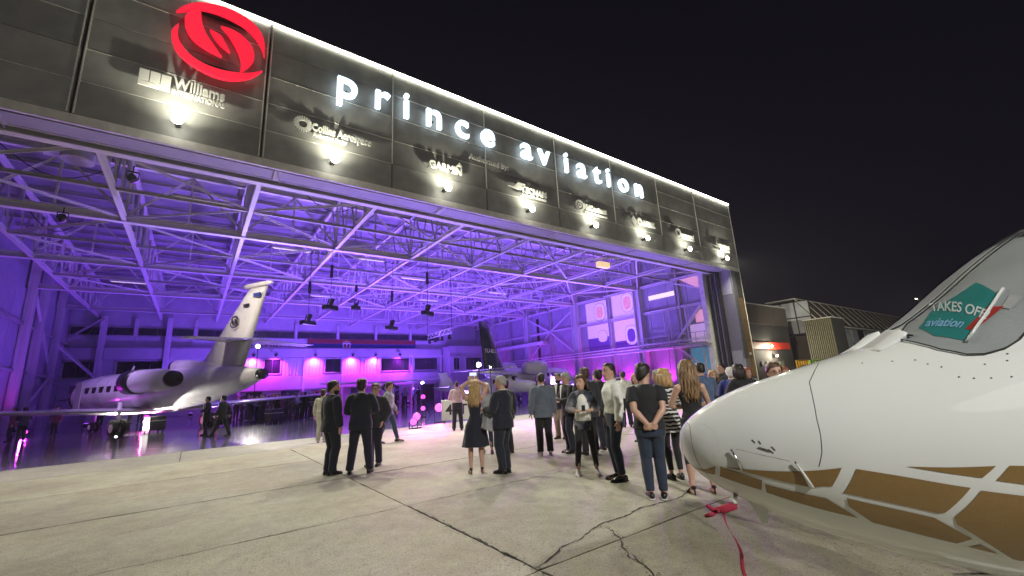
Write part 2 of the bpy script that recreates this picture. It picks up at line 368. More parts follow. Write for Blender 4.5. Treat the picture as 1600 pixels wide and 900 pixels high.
# unit meshes for beams (shared, scaled)
def ibeam(m):
    mb = MB(); mb.box(-.5, .5, 0, 1, .38, .5); mb.box(-.5, .5, 0, 1, -.5, -.38); mb.box(-.07, .07, 0, 1, -.38, .38)
    return ME('steel_beam', mb.v, mb.f, m)
def angle(m):
    mb = MB(); mb.box(-.5, .5, 0, 1, .3, .5); mb.box(-.5, -.3, 0, 1, -.5, .3); return ME('angle_bar', mb.v, mb.f, m)
def sqbar(m):
    mb = MB(); mb.box(-.5, .5, 0, 1, -.5, .5); return ME('steel_bar', mb.v, mb.f, m)
IB, IB2, AN, AN2, SQ = ibeam(m_steel), ibeam(m_steel2), angle(m_steel), angle(m_steel2), sqbar(m_steel)
def beam(name, p, q, w, h, me, parent=None):
    p = Vector(p); q = Vector(q); a, d, u = basis(q - p); Ln = (q - p).length
    Mx = Matrix.Identity(4)
    for i in range(3): Mx[i][0] = a[i] * w; Mx[i][1] = d[i] * Ln; Mx[i][2] = u[i] * h; Mx[i][3] = p[i] - ORG[hg.name][i]
    o = bpy.data.objects.new(name, me); COL.objects.link(o); o.parent = parent or hg; o.matrix_local = Mx; return o
TY = [19.92, 28.0, 37.6, 47.2, 56.2]
TX = [-8.75 + 5.15 * k for k in range(10)]   # -8.75 .. 37.6
far = MB()
for iy, y in enumerate(TY):
    tr = bpy.data.objects.new('roof_truss', None); COL.objects.link(tr); tr.parent = hg
    sz = .52 if iy == 0 else .40
    beam('bottom_chord', (-11, y, ZB), (38, y, ZB), .34, sz, IB, tr)
    if iy == 0: beam('bottom_chord', (-11, y - .42, ZB + .02), (38, y - .42, ZB + .02), .2, .30, IB2, tr)
    beam('top_chord', (-11, y, ZT), (38, y, ZT), .26, .3, IB, tr)
    for k, x in enumerate(TX):
        nm = 'web_bar'
        if iy < 3:
            beam(nm, (x, y, ZB + .2), (x, y, ZT - .15), .10, .10, SQ, tr)
            xm = x + 2.575
            if k < 9:
                beam(nm, (x, y, ZB + .2), (xm, y, ZT - .15), .10, .10, AN, tr)
                beam(nm, (xm, y, ZT - .15), (x + 5.15, y, ZB + .2), .10, .10, AN, tr)
                beam(nm, (xm, y, ZB + .2), (xm, y, ZT - .15), .09, .09, SQ, tr)
        else:
            far.bar((x, y, ZB), (x, y, ZT), .13); far.bar((x, y, ZB), (x + 2.57, y, ZT), .12); far.bar((x + 2.57, y, ZT), (x + 5.15, y, ZB), .12)
for k, x in enumerate(TX):
    tr = bpy.data.objects.new('roof_truss', None); COL.objects.link(tr); tr.parent = hg
    beam('bottom_chord', (x, 19.9, ZB - .02), (x, 62, ZB - .02), .2, .24, IB, tr)
    beam('top_chord', (x, 19.9, ZT + .02), (x, 62, ZT + .02), .2, .24, IB, tr)
    for a, b2 in zip(TY, TY[1:] + [62.0]):
        n_ = 4
        for q in range(n_):
            y0 = a + (b2 - a) * q / n_; y1 = a + (b2 - a) * (q + 1) / n_; ym = (y0 + y1) / 2
            if a < 37:
                beam('web_bar', (x, y0, ZB), (x, ym, ZT), .085, .085, AN2, tr); beam('web_bar', (x, ym, ZT), (x, y1, ZB), .085, .085, AN2, tr)
            else:
                far.bar((x, y0, ZB), (x, ym, ZT), .1); far.bar((x, ym, ZT), (x, y1, ZB), .1)
            if q == 2 and a < 47: beam('cross_tie', (x, y0, ZB), (min(38, x + 5.15), y0, ZB), .13, .16, IB2, tr)
o = H('web_bars', far, m_steel, hg); tag(o, kind='stuff')
# flat diamond bracing in the plane of the bottom chords
for a, b2 in zip(TY, TY[1:]):
    ym = (a + b2) / 2
    for k in range(0, 10, 2):
        x = TX[k]
        for sx in (-1, 1):
            if -11.5 < x + sx * 5.15 < 39:
                xe = min(38, max(-11, x + sx * 5.15))
                if a < 47:
                    beam('plan_brace', (x, ym, ZB), (xe, a + .1, ZB), .11, .11, AN, hg); beam('plan_brace', (x, ym, ZB), (xe, b2 - .1, ZB), .11, .11, AN, hg)
# purlins and deck
py = 19.0; q = 0
while py < 62:
    beam('purlin', (-11, py, ZT + .27), (38, py, ZT + .27), .1, .2, IB2, hg)
    x = -11
    for k in range(8):
        box_obj('deck_panel', x + .012, x + 6.125 - .012, py + .012, py + 1.95 - .012, ZT + .42 + .015 * ((k + q) % 2), ZT + .47 + .015 * ((k + q) % 2), m_deck, bev=0); x += 6.125
    py += 1.95; q += 1
H('roof', MB().box(-12, 39.6, 18.5, 63.5, 14.6, 15.2), m_dark)
# hanging services: ceiling heater drums, lamps, cables
for x, y, z in ((.9, 22.2, 11.6), (-4.9, 24.2, 11.9), (9.0, 31, 11.7)):
    m_ = MB().tube([(x, y, z), (x, y, z + .35)], .55, 16); m_.bar((x - .2, y, z + .3), (x - .2, y, ZT), .05); m_.bar((x + .2, y, z + .3), (x + .2, y, ZT), .05)
    m_.box(x - 1.2, x + .9, y + .1, y + .8, z + .35, z + .95); H('heater_unit', m_, m_steel2)
m_tube = mat('tube_lamp', (.8, .75, .75), .4, emit=(1, .8, .95), es=.55, bump=0)
for x, y in ((3.3, 30), (8.4, 30), (-1.6, 24), (13.6, 34), (18.8, 42), (23.9, 36), (-6, 44), (-1.5, 38), (8.4, 44)):
    m_ = MB().box(x, x + 2.3, y, y + .2, ZB + .15, ZB + .27); o = H('lamp_housing', m_, m_steel)
    H('lamp_tube', MB().box(x + .1, x + 2.2, y + .05, y + .15, ZB + .10, ZB + .147), m_tube, o)
rc = random.Random(8)
for k in range(10):
    x = TX[k % 9] + rc.uniform(0, 2); y = rc.uniform(20.5, 34); L_ = rc.uniform(2, 4.5)
    H('cable', MB().tube([(x + L_ * t, y, ZB + 1.6 - 1.1 * math.sin(PI * t)) for t in [i / 8 for i in range(9)]], .022, 5), m_dark)
m_ = MB().box(24.8, 26.0, 21.6, 22.0, 10.2, 10.62); H('sign_box', m_, mat('warm_sign', (.8, .6, .3), .5, emit=(1, .72, .35), es=.8, bump=0))

# ---- back wall (Y = 62)
def BP(name, x0, x1, z0, z1, m, d=.12, y=62.0, parent=None, bev=.01): return box_obj(name, x0, x1, y - d, y, z0, z1, m, parent, bev)
H('back_wall', MB().box(-11.5, 38.5, 62.0, 62.4, 0, 14.6), m_wallw)
for k in range(9):
    x0 = -10.8 + k * 5.3
    x1 = min(x0 + 5.0, 31.2)
    if x0 > 31: break
    fr = box_obj('clerestory_window', x0, x1, 61.86, 61.98, 8.88, 9.78, m_steel2)
    for q in range(3):
        w3 = (x1 - x0 - .2) / 3
        box_obj('pane', x0 + .08 + q * (w3 + .02), x0 + .08 + w3 + q * (w3 + .02), 61.83, 61.855, 8.95, 9.71, m_glass, None, 0)
    H('post', MB().box(x1, x1 + .3, 61.6, 61.98, 8.85, 10.8), m_steel)
    BP('wall_panel', x0 - .12, x1 + .14, 7.66, 8.84, m_wallw, .1)
BP('spandrel_band', -10.9, 31.3, 6.42, 7.52, m_wallw, .5, bev=.02)
H('ledge', MB().box(-10.9, 31.3, 61.35, 61.9, 7.54, 7.63), m_steel2)
def window(x0, x1, z0, z1, y=62.0, n=2, m=m_glass, curtain=False):
    fr = MB(); d = .09
    fr.box(x0, x1, y - .16, y - .02, z1 - d, z1); fr.box(x0, x1, y - .2, y - .02, z0, z0 + d); fr.box(x0, x0 + d, y - .16, y - .02, z0 + d, z1 - d); fr.box(x1 - d, x1, y - .16, y - .02, z0 + d, z1 - d)
    o = H('window', fr, m_steel)
    w_ = (x1 - x0 - 2 * d) / n
    for q in range(n): H('pane', MB().box(x0 + d + q * w_ + .02, x0 + d + (q + 1) * w_ - .02, y - .11, y - .08, z0 + d, z1 - d), m, o)
    return o
def curtain(x0, x1, z0, z1, y):
    n_ = int((x1 - x0) * 9); L1 = [(x0 + (x1 - x0) * i / n_, y + .06 * math.sin(i * 1.9) + .02 * math.sin(i * .7)) for i in range(n_ + 1)]
    m_ = MB(); v = [(a, b_, z0) for a, b_ in L1] + [(a, b_ + .02, z1) for a, b_ in L1] + [(a, b_ + .05, z0) for a, b_ in L1] + [(a, b_ + .07, z1) for a, b_ in L1]; k = len(L1)
    m_.add(v, [(i, i + 1, k + i + 1, k + i) for i in range(k - 1)] + [(2 * k + i, 3 * k + i, 3 * k + i + 1, 2 * k + i + 1) for i in range(k - 1)])
    H('curtain', m_, m_curt, hg, True)
for x0, x1 in ((-10.9, -7.9), (-6.9, -2.6)): window(x0, x1, 4.4, 6.2, n=3)
for x0, x1 in ((6.8, 8.8), (14.0, 16.2), (21.7, 26.1), (26.8, 30.8)): window(x0, x1, 4.35, 6.3, n=2)
for x0, x1 in ((4.6, 6.7), (8.9, 11.4), (11.5, 13.9), (16.4, 18.6), (18.7, 21.0)): curtain(x0, x1, 4.0, 6.36, 61.72)
for x in (-2.4, 4.4, 11.45, 16.3, 21.4, 26.45, 31.2): H('pilaster', MB().box(x - .14, x + .14, 61.5, 61.98, 0, 6.4), m_steel)
BP('spandrel_band', -10.9, 31.3, 2.35, 4.1, m_wallw, .45, bev=.02)
for x0, x1 in ((5.2, 6.9), (9.0, 11.0), (13.9, 15.3), (17.6, 19.2), (23, 24.4), (28, 30)):
    H('opening', MB().box(x0, x1, 61.7, 61.99, 0, 2.2), m_black)
H('timber_door', MB().box(12.4, 13.6, 61.6, 61.69, 0, 2.1), mat('warm_timber', (.35, .16, .06), .5))
# annex on the right of the back wall
H('annex_wall', MB().box(31.6, 37.9, 59.2, 61.9, 0, 7.9), m_wallw)
for x0, x1 in ((32.0, 33.2), (34.2, 37.2)): window(x0, x1, 4.1, 6.1, 59.2)
for k in range(6): H('wall_panel', MB().box(31.55 + k * 1.07, 32.6 + k * 1.07, 59.12, 59.19, 6.3, 7.85), m_wallw)
H('ledge', MB().box(21.5, 38, 58.9, 59.1, 6.18, 6.3), m_steel)
# lettering and emblem on the back wall
m_ink = mat('dark_lettering', (.03, .02, .05), .6, bump=0)
o = BP('banner_board', -.6, 11.3, 7.62, 8.85, mat('banner_white', (.72, .70, .74), .6), .1, 61.86)
t_ = text(TXT['backl'], 'lettering', m_ink, o, (.8, -.065, -.40), fit=9.2)
T_ = 1
LOGO = [[(-.94, .40, T_), (-.80, .64), (-.55, .89), (-.22, 1.03), (.21, 1.08), (.60, .99), (.89, .77), (1.04, .41), (1.07, -.05, T_), (1.0, .19), (.83, .47), (.54, .70), (.13, .80), (-.23, .80), (-.55, .70), (-.85, .47)],
    [(-.86, .06, T_), (-.97, -.19), (-.95, -.47), (-.80, -.78), (-.48, -1.01), (-.03, -1.13), (.38, -1.08), (.77, -.85), (1.05, -.50, T_), (.80, -.68), (.54, -.80), (.12, -.89), (-.26, -.87), (-.58, -.72), (-.80, -.44), (-.86, -.16)],
    [(-.50, .72, T_), (-.66, .58), (-.75, .35), (-.73, .08), (-.56, -.23), (-.23, -.41), (.10, -.48, T_), (-.06, -.27), (-.27, .02), (-.40, .35), (-.44, .60)],
    [(.01, .44, T_), (.20, .26), (.42, -.10), (.53, -.40), (.54, -.76, T_), (.74, -.46), (.83, -.16), (.74, .16), (.50, .38), (.25, .46)],
    [(-.22, .22, T_), (.02, .15), (.14, -.03), (.27, -.26, T_), (.07, -.15), (-.07, -.01)]]
def swoosh_logo(cx, cz, r, y0, y1, m, parent, name='emblem', offx=0):
    """ring of two crescents and an S of two blades"""
    parts_ = []
    for U in LOGO:
        Pq = []; n_ = len(U)
        for i in range(n_):          # Catmull-Rom smoothing of the outline, sharp at the marked tips
            p0, p1, p2, p3 = U[i - 1], U[i], U[(i + 1) % n_], U[(i + 2) % n_]
            if len(p1) > 2: p0 = p1
            if len(p2) > 2: p3 = p2
            for q in range(4):
                t = q / 4; f_ = [.5 * (2 * p1[c] + (p2[c] - p0[c]) * t + (2 * p0[c] - 5 * p1[c] + 4 * p2[c] - p3[c]) * t * t + (3 * p1[c] - p0[c] - 3 * p2[c] + p3[c]) * t ** 3) for c in (0, 1)]
                Pq.append((cx + r * f_[0], cz + r * f_[1]))
        parts_.append(MB().prism(Pq, y0, y1))
    for m_ in parts_:
        if offx: lbuild(m_, name, m, parent)
        else: H(name, m_, m, parent)
swoosh_logo(1.2, 8.2, .55, 61.74, 61.755, m_ink, o, 'emblem')
fl = thing('flag_banner', 'long red and blue banner with a white crest on the back wall', 'banner', (19.4, 61.8, 7.6))
mr_, mb_, mw_ = mat('banner_red', (.26, .03, .03), .7), mat('banner_blue', (.02, .045, .22), .7), mat('crest_white', (.75, .75, .8), .6)
MB().box(11.7, 27.0, 61.74, 61.78, 8.26, 8.86).build('red_stripe', mr_, fl); MB().box(11.7, 27.0, 61.74, 61.78, 7.6, 8.255).build('blue_stripe', mb_, fl)
MB().prism([(16.2, 8.4), (17.3, 8.4), (17.3, 7.75), (16.75, 7.4), (16.2, 7.75)], 61.70, 61.735).build('crest', mw_, fl)
MB().prism([(16.35, 8.45), (16.25, 8.75), (16.5, 8.62), (16.75, 8.85), (17.0, 8.62), (17.25, 8.75), (17.15, 8.45)], 61.70, 61.735).build('crown', mat('crest_gold', (.5, .35, .1), .5), fl)
for sx in (-1, 1): MB().prism([(16.75 + sx * .1, 8.2), (16.75 + sx * .42, 8.25), (16.75 + sx * .3, 7.75), (16.75 + sx * .08, 7.7)], 61.68, 61.697).build('crest_wing', mr_, fl)
# left part of the back wall: white panels between columns
for x in (-8.2, -2.75):
    beam('column', (x, 61.4, 0), (x, 61.4, ZB), .5, .6, IB, hg)
for k, (x0, x1) in enumerate(((-10.9, -8.5), (-7.9, -3.05), (-2.45, -.7))):
    for z0, z1 in ((0, 2.3), (2.35, 4.3), (6.25, 7.5)): BP('wall_panel', x0, x1, z0 + .02, z1 - .02, m_wallw, .58)
beam('brace', (-10.8, 61.0, 8.3), (-8.2, 61.0, 10.6), .18, .18, AN2); beam('brace', (-10.9, 57.5, 7.6), (-8.3, 61.1, 4.5), .2, .2, AN)

# ---- left wall (X = -11)
H('side_wall', MB().box(-11.4, -11.0, 18.5, 62.4, 0, 14.6), m_wallg)
for k in range(15):
    y0 = 19 + k * 2.86
    for z0, z1 in ((.05, 4.5), (4.55, 8.0), (8.05, 10.6)):
        box_obj('wall_panel', -10.98, -10.9, y0 + .02, y0 + 2.84, z0, z1, m_wallg)
for y in (28, 37.6, 47.2, 50.5, 56.2): beam('column', (-10.6, y, 0), (-10.6, y, ZT), .5, .5, IB, hg)
for z in (4.4, 7.9): beam('girt', (-10.75, 19, z), (-10.75, 62, z), .16, .2, IB2, hg)
for a, b2 in ((28, 37.6), (47.2, 56.2)):
    beam('brace', (-10.5, a, 10.6), (-10.5, b2, 4.4), .16, .16, AN); beam('brace', (-10.5, a, .3), (-10.5, b2, 4.4), .16, .16, AN)
# ---- right wall (X = 38)
H('side_wall', MB().box(38.02, 38.4, 20.6, 62.4, 0, 14.6), m_wallg)
for k in range(19):
    y0 = 20.3 + k * 2.2
    for z0, z1 in ((.05, 2.2), (2.25, 4.5), (4.55, 8.0), (8.05, 10.9)):
        box_obj('wall_panel', 37.93, 38.0, y0 + .015, y0 + 2.185, z0, z1, m_wallg)
for y in (28.0, 37.6, 47.2, 56.2): beam('column', (37.6, y, 0), (37.6, y, ZT), .75, .8, IB, hg)
for y in (23.4, 32.2, 42.4, 51.5): beam('column', (37.75, y, 0), (37.75, y, ZT), .34, .4, IB2, hg)
for z in (8.05,): beam('girt', (37.7, 20.4, z), (37.7, 62, z), .2, .26, IB, hg)
for z in (4.15, 4.45, 4.75): H('pipe', MB().tube([(37.2 - .12 * (z - 4), 20.6, z), (37.2 - .12 * (z - 4), 57, z)], .07, 8), m_steel)
for a, b2 in ((37.6, 42.4), (42.4, 47.2)):
    s_ = 1 if a < 40 else -1
    for z0, z1 in ((4.6, 8.0), (8.0, 10.4)):
        up = (z0 > 7) == (s_ > 0)
        beam('brace', (37.6, a, z1 if up else z0), (37.6, b2, z0 if up else z1), .16, .16, AN)
beam('brace', (37.4, 20.4, 8.4), (37.4, 24.2, 4.5), .22, .22, SQ); beam('brace', (37.4, 20.4, 9.25), (37.4, 23.4, 10.4), .14, .14, SQ)
beam('brace', (37.4, 21.0, 1.8), (37.4, 24.0, 4.3), .16, .16, SQ)
# lit windows and translucent cabin-window posters
m_lit = mat('backlit_white', (.75, .65, .8), .6, emit=(.80, .52, .86), es=.36, bump=0)
m_litp = mat('backlit_pink', (.75, .45, .5), .6, emit=(.95, .42, .52), es=.5, bump=0)
m_oval = mat('poster_oval_line', (.3, .2, .35), .6, bump=0); m_ovw = mat('poster_oval_white', (.8, .75, .8), .6, emit=(.85, .62, .86), es=.42, bump=0); m_ovp = mat('poster_oval_view', (.7, .3, .3), .6, 0, .5, 4, emit=(.75, .3, .38), es=.5, bump=0)
m_litd = mat('poster_lower', (.2, .1, .35), .6)
def RW(name, y0, y1, z0, z1, m, x=37.9, d=.05): return H(name, MB().box(x - d, x, y0, y1, z0, z1), m)
def oval(y, z, ry, rz, m, x, parent, name='oval'):
    n_ = 28; P = []
    for i in range(n_):
        t = 2 * PI * i / n_; c_, s_ = math.cos(t), math.sin(t); e = .75
        P.append((y + ry * abs(c_) ** e * (1 if c_ > 0 else -1), z + rz * abs(s_) ** e * (1 if s_ > 0 else -1)))
    m_ = MB(); v = [(x, a, b_) for a, b_ in P] + [(x + .01, a, b_) for a, b_ in P]; m_.add(v, [tuple(range(n_)), tuple(reversed(range(n_, 2 * n_)))] + [(i, n_ + i, n_ + (i + 1) % n_, (i + 1) % n_) for i in range(n_)])
    H(name, m_, m, parent)
for (y0, y1, z0, z1, oy, oz, dark, cut) in ((32.5, 35.9, 8.2, 10.6, 33.7, 9.3, 0, 0), (28.3, 31.8, 8.2, 10.85, 29.6, 9.7, 0, 0), (32.5, 35.9, 4.7, 7.85, 33.6, 6.3, 1, 6.35), (28.3, 31.8, 4.7, 7.85, 29.5, 6.1, 1, 5.6)):
    o = RW('poster', y0, y1, cut or z0, z1, m_lit)
    if cut: RW('poster', y0, y1, z0, cut - .01, m_litd)
    if cut and y0 > 30: oval(oy, oz + .15, .72, .7, m_oval, 37.836, o); oval(oy, oz + .15, .68, .66, m_lit, 37.82, o); continue
    oval(oy, oz, .85, 1.08, m_oval, 37.836, o); oval(oy, oz, .81, 1.04, m_lit, 37.82, o)
    oval(oy, oz, .62, .84, m_ovw, 37.80, o); oval(oy, oz - .04, .52, .72, m_litd if dark else m_ovp, 37.78, o)
RW('lit_window', 23.8, 26.8, 9.38, 9.82, mat('lit_strip_window', (.9, .8, .7), .5, emit=(1, .85, .75), es=.8, bump=0))
H('lit_window', MB().add([(37.86, 20.5, 9.1), (37.86, 20.5, 10.9), (37.86, 23.0, 10.75), (37.9, 20.5, 9.1), (37.9, 20.5, 10.9), (37.9, 23.0, 10.75)], [(0, 1, 2), (5, 4, 3), (0, 3, 4, 1), (1, 4, 5, 2), (2, 5, 3, 0)]), m_litp)
RW('lit_window', 20.45, 21.9, 6.35, 7.5, m_litp); RW('lit_window', 20.4, 22.6, 4.55, 6.2, m_lit); 
RW('poster', 20.9, 22.9, 1.6, 4.0, mat('cyan_glass', (.2, .4, .5), .3, emit=(.1, .45, .6), es=.25, bump=0))
for y0, y1, z0, z1 in ((45.0, 45.5, .8, 10.2), (57.2, 57.7, 1, 10.2)): RW('slot_window', y0, y1, z0, z1, m_black)
m_ = MB()
for k in range(9):
    y = 20.6 + k * .9
    m_.bar((36.7, y, 4.3), (36.7, y, 5.35), .05)
m_.bar((36.7, 20.4, 5.35), (36.7, 28, 5.35), .06); m_.bar((36.7, 20.4, 4.85), (36.7, 28, 4.85), .04); m_.box(36.6, 37.8, 20.4, 28, 4.2, 4.3)
for y in (21, 24, 27.5): m_.bar((36.9, y, 0), (36.9, y, 4.3), .12)
H('walkway_railing', m_, m_steel2)
for y, z0 in ((24.4, 5.0), (25.0, 5.0), (22.6, 5.2)): H('pipe', MB().tube([(37.4, y, 1.5), (37.4, y, z0 + 3.0)], .055, 8), m_steel)
H('duct', MB().box(36.9, 37.7, 43.2, 57, 6.55, 6.95), m_steel)

# ---- right pylon of the opening
H('pylon_core', MB().box(38.1, 39.5, 18.18, 20.9, 0, 10.84), m_dark)
zs = [0, 1.15, 2.7, 4.3, 6.2, 8.1, 10.82]
m_pd, m_pl, m_pm = mat('pylon_dark', (.07, .07, .066), .5), mat('pylon_pale', (.26, .26, .29), .55), mat('pylon_mid', (.12, .12, .135), .5)
for k in range(6):
    mm = m_pd if k in (5,) else (m_pm if k == 0 else m_tan)
    box_obj('cladding_panel', 38.75, 39.56, 18.03, 18.17, zs[k] + .01, zs[k + 1] - .01, mm, bev=.006)
    box_obj('cladding_panel', 37.98, 38.73, 18.03, 18.17, zs[k] + .01, zs[k + 1] - .01, m_pm if k > 1 else m_pl, bev=.006)
for z0, z1, mm in ((0, 3.4, m_pl), (3.42, 8.4, m_pm), (8.42, 10.8, m_pl)): H('cladding_panel', MB().box(37.97, 38.09, 18.18, 19.1, z0, z1), mm)
for k in range(5): H('door_leaf', MB().box(37.7, 38.06, 19.14 + k * .22, 19.26 + k * .22, .05, 10.55), m_pm if k % 2 else m_dark)
H('jamb_column', MB().box(37.2, 37.95, 20.3, 20.75, 0, 10.8), m_steel)
H('pylon_side', MB().box(39.5, 39.62, 18.18, 63, 0, 17.1), m_dark)
H('vent', MB().box(38.9, 39.2, 17.98, 18.028, 3.0, 3.2), m_white); H('vent', MB().box(38.9, 39.4, 17.98, 18.028, .75, .95), m_white)
# left pylon outside the frame
H('pylon_core', MB().box(-14.6, -11.0, 18.18, 18.6, 0, 10.84), m_dark)

# ------------------------------------------------------------------ fascia sign, logo, sponsor signs, lamps
sg = thing('illuminated_sign', 'large glowing white lowercase letters spelling the company name along the fascia', 'sign', (15, 17.9, 14.7))
for ch, x in SIGN:
    o = text((ch, 2.05, .022, .09), 'letter', m_letter, sg, (x - 15, -.16, -.05))
    lbuild(MB().box(x - 15 - .03, x - 15 + .03, -.07, .1, .3, .36), 'bracket', m_dark, sg)
lg = thing('logo_sign', 'glowing red round emblem of curved blades at the left of the fascia', 'sign', (-.4, 17.8, 15.25))
swoosh_logo(0, 0, 1.45, -.14, .02, m_red, lg, 'blade', offx=1)
lbuild(MB().box(-.9, .9, .02, .2, -1.2, -1.1), 'mount', m_dark, lg); lbuild(MB().box(-.9, .9, .02, .2, 1.1, 1.2), 'mount', m_dark, lg)
def sponsor(x, z, label, items, emb):
    s_ = thing('raised_sign', label, 'sign', (x, 17.98, z))
    for key, dx, dz, fit in items: text(TXT[key], 'lettering', m_lsigns, s_, (dx, -.3, dz), fit=fit)
    for m_ in emb: lbuild(m_, 'emblem', m_lsigns, s_)
    for dx in (-.9, .9): lbuild(MB().bar((dx, -.27, .1), (dx, .02, .1), .025), 'standoff', m_dark, s_)
    return s_
def E(*bx): 
    m_ = MB()
    for x0, x1, z0, z1 in bx: m_.box(x0, x1, -.34, -.27, z0, z1)
    return m_
sponsor(-1.2, 12.45, 'raised silver sign below the red emblem, three squares beside two lines of lettering', (('will', .42, .18, 1.55), ('intl', .42, -.1, 1.6)), [E((-1.3, -1.03, .12, .55)), E((-1.0, -.73, .12, .55)), E((-.7, -.43, .12, .55)), E((-1.3, -.43, -.06, .09)), E((-.36, -.3, -.08, -.02))])
sun_ = []
for k in range(22):
    t = 2 * PI * k / 22; m_ = MB(); m_.bar((-1.32 + .16 * math.cos(t), -.3, .2 + .16 * math.sin(t)), (-1.32 + .36 * math.cos(t), -.3, .2 + .36 * math.sin(t)), .05, .06); sun_.append(m_)
sponsor(4.05, 12.45, 'raised silver sign with a sunburst disc left of the lettering', (('coll', .28, .05, 2.5), ('auth0', -.22, -.22, 1.4)), sun_)
sponsor(9.4, 12.3, 'raised silver sign of one short capital word with a small triangle over its last letter', (('garm', 0, 0, 1.85),), [MB().prism([(.62, .46), (.95, .46), (.785, .70)], -.34, -.27)])
sponsor(12.1, 13.45, 'two thin raised words ending in a colon above the row of signs', (('authb', -.32, 0, 1.95), ('authc', 1.05, 0, .5)), [])
wing_ = MB().prism([(-1.55, .15), (-1.15, .18), (-.85, .5), (-.3, .5), (-.55, .1), (-.95, .05), (-1.2, .1)], -.34, -.27)
sponsor(14.85, 12.35, 'raised silver sign with a swept wing left of capital lettering', (('tecn', .35, 0, 1.9), ('tec2', .3, -.24, 1.9)), [wing_])
ring = MB(); 
def ringm(cx, cz, ro, ri, n_=20):
    m_ = MB(); A = [(cx + ro * math.cos(2 * PI * i / n_), cz + ro * math.sin(2 * PI * i / n_)) for i in range(n_)]; B = [(cx + ri * math.cos(2 * PI * i / n_), cz + ri * math.sin(2 * PI * i / n_)) for i in range(n_)]
    v = [(a, -.34, b_) for a, b_ in A + B] + [(a, -.27, b_) for a, b_ in A + B]; f = []
    for i in range(n_):
        j = (i + 1) % n_; f += [(i, j, n_ + j, n_ + i), (2 * n_ + i, 3 * n_ + i, 3 * n_ + j, 2 * n_ + j), (i, 2 * n_ + i, 2 * n_ + j, j), (n_ + i, n_ + j, 3 * n_ + j, 3 * n_ + i)]
    return m_.add(v, f)
sponsor(20.1, 12.35, 'raised silver sign with a ring left of long lettering and a bar beneath', (('midc', .3, .02, 2.2), ('mid2', .3, -.26, 2.2)), [ringm(-1.15, .15, .38, .28), ringm(-1.15, .15, .17, .08)])
sponsor(25.45, 12.35, 'raised silver sign with a lozenge and a globe left of heavy capital lettering', (('arte', .65, 0, 1.55),), [MB().prism([(-1.45, .15), (-1.1, .55), (-.75, .15), (-1.1, -.25)], -.34, -.27), ringm(-.42, .2, .3, .14)])
sponsor(30.85, 12.35, 'raised silver sign with a small ring and short lettering, second from the right end', (('sman', .25, 0, 1.9),), [ringm(-1.0, .2, .36, .22), E((-.55, 1.2, -.2, -.14))])
sponsor(36.55, 12.25, 'raised silver sign with a swoosh at the right end of the fascia', (('gene', .25, 0, 1.9), ('gen2', .3, -.26, 1.7)), [MB().prism([(-1.5, .1), (-1.0, .15), (-.9, .75), (-.82, .1), (-.6, .05), (-1.0, -.02)], -.34, -.27)])
where = ['under the sign with three squares', 'under the sunburst sign', 'under the short capital word sign', 'under the swept wing sign', 'under the sign with ring and bar', 'under the lozenge sign', 'under the small ring sign', 'at the right end of the fascia']
for k, x in enumerate((-1.3, 4.0, 9.4, 14.8, 20.1, 25.5, 30.9, 36.7)):
    t = thing('wall_lamp', 'bright up and down wall lamp ' + where[k], 'lamp', (x, 17.9, 11.32), group='lamps along the bottom of the fascia')
    lbuild(MB().box(-.09, .09, -.34, .1, -.07, .07), 'housing', m_dark, t, bevel=.02)
    lbuild(MB().ball((0, -.42, 0), .19, .10, .19, 14, 9), 'lens', m_lens, t, True)  # ball made larger than a lens so its shape imitates the round glow
    for up in (1, -1):
        ld = bpy.data.lights.new('wall_lamp_beam', 'SPOT'); lo = bpy.data.objects.new('wall_lamp_beam', ld); COL.objects.link(lo); lo.parent = t
        lo.location = (0, -.75, .16 * up); ld.color = (1, .975, .74); ld.shadow_soft_size = .05; ld.spot_size = R(150 if up > 0 else 155); ld.spot_blend = 1.0
        ld.energy = LAMP_UP if up > 0 else LAMP_DN
        d = Vector((0, .55, 1)) if up > 0 else Vector((0, -.55, -1)); lo.rotation_euler = d.to_track_quat('-Z', 'Y').to_euler()
# ------------------------------------------------------------------ purple event lighting
m_pk = mat('magenta_lens', (.9, .3, .9), .3, emit=(1, .055, .70), es=2.6, bump=0)
m_pp = mat('violet_lens', (.5, .3, .9), .3, emit=(.42, .08, 1), es=4, bump=0)
def par(x, y, z, col, power, m, label, rad=.35, aim=(0, 0, 1), size=150, hang=False):
    t = thing('event_light', label, 'stage light', (x, y, z), group='event lights in the hangar')
    a = Vector(aim).normalized()
    body = MB().tube([Vector((0, 0, .28)) - a * .16, Vector((0, 0, .28)) + a * .12], .15, 12); lbuild(body, 'body', m_black, t, True)
    lbuild(MB().tube([Vector((0, 0, .28)) + a * .121, Vector((0, 0, .28)) + a * .135], .125, 12), 'lens', m, t)
    yk = MB(); 
    if not hang: yk.bar((-.18, 0, 0), (.18, 0, 0), .05); yk.bar((-.18, 0, 0), (-.18, 0, .3), .03); yk.bar((.18, 0, 0), (.18, 0, .3), .03)
    else: yk.bar((-.18, 0, .55), (.18, 0, .55), .05); yk.bar((-.18, 0, .55), (-.18, 0, .28), .03); yk.bar((.18, 0, .55), (.18, 0, .28), .03); yk.bar((0, 0, .55), (0, 0, .8), .04)
    lbuild(yk, 'yoke', m_black, t)
    if power:
        ld = bpy.data.lights.new('event_beam', 'SPOT'); lo = bpy.data.objects.new('event_beam', ld); COL.objects.link(lo); lo.parent = t
        lo.location = Vector((0, 0, .28)) + a * .3; ld.color = col; ld.energy = power; ld.spot_size = R(size); ld.spot_blend = 1.0; ld.shadow_soft_size = rad
        lo.rotation_euler = a.to_track_quat('-Z', 'Y').to_euler()
    return t
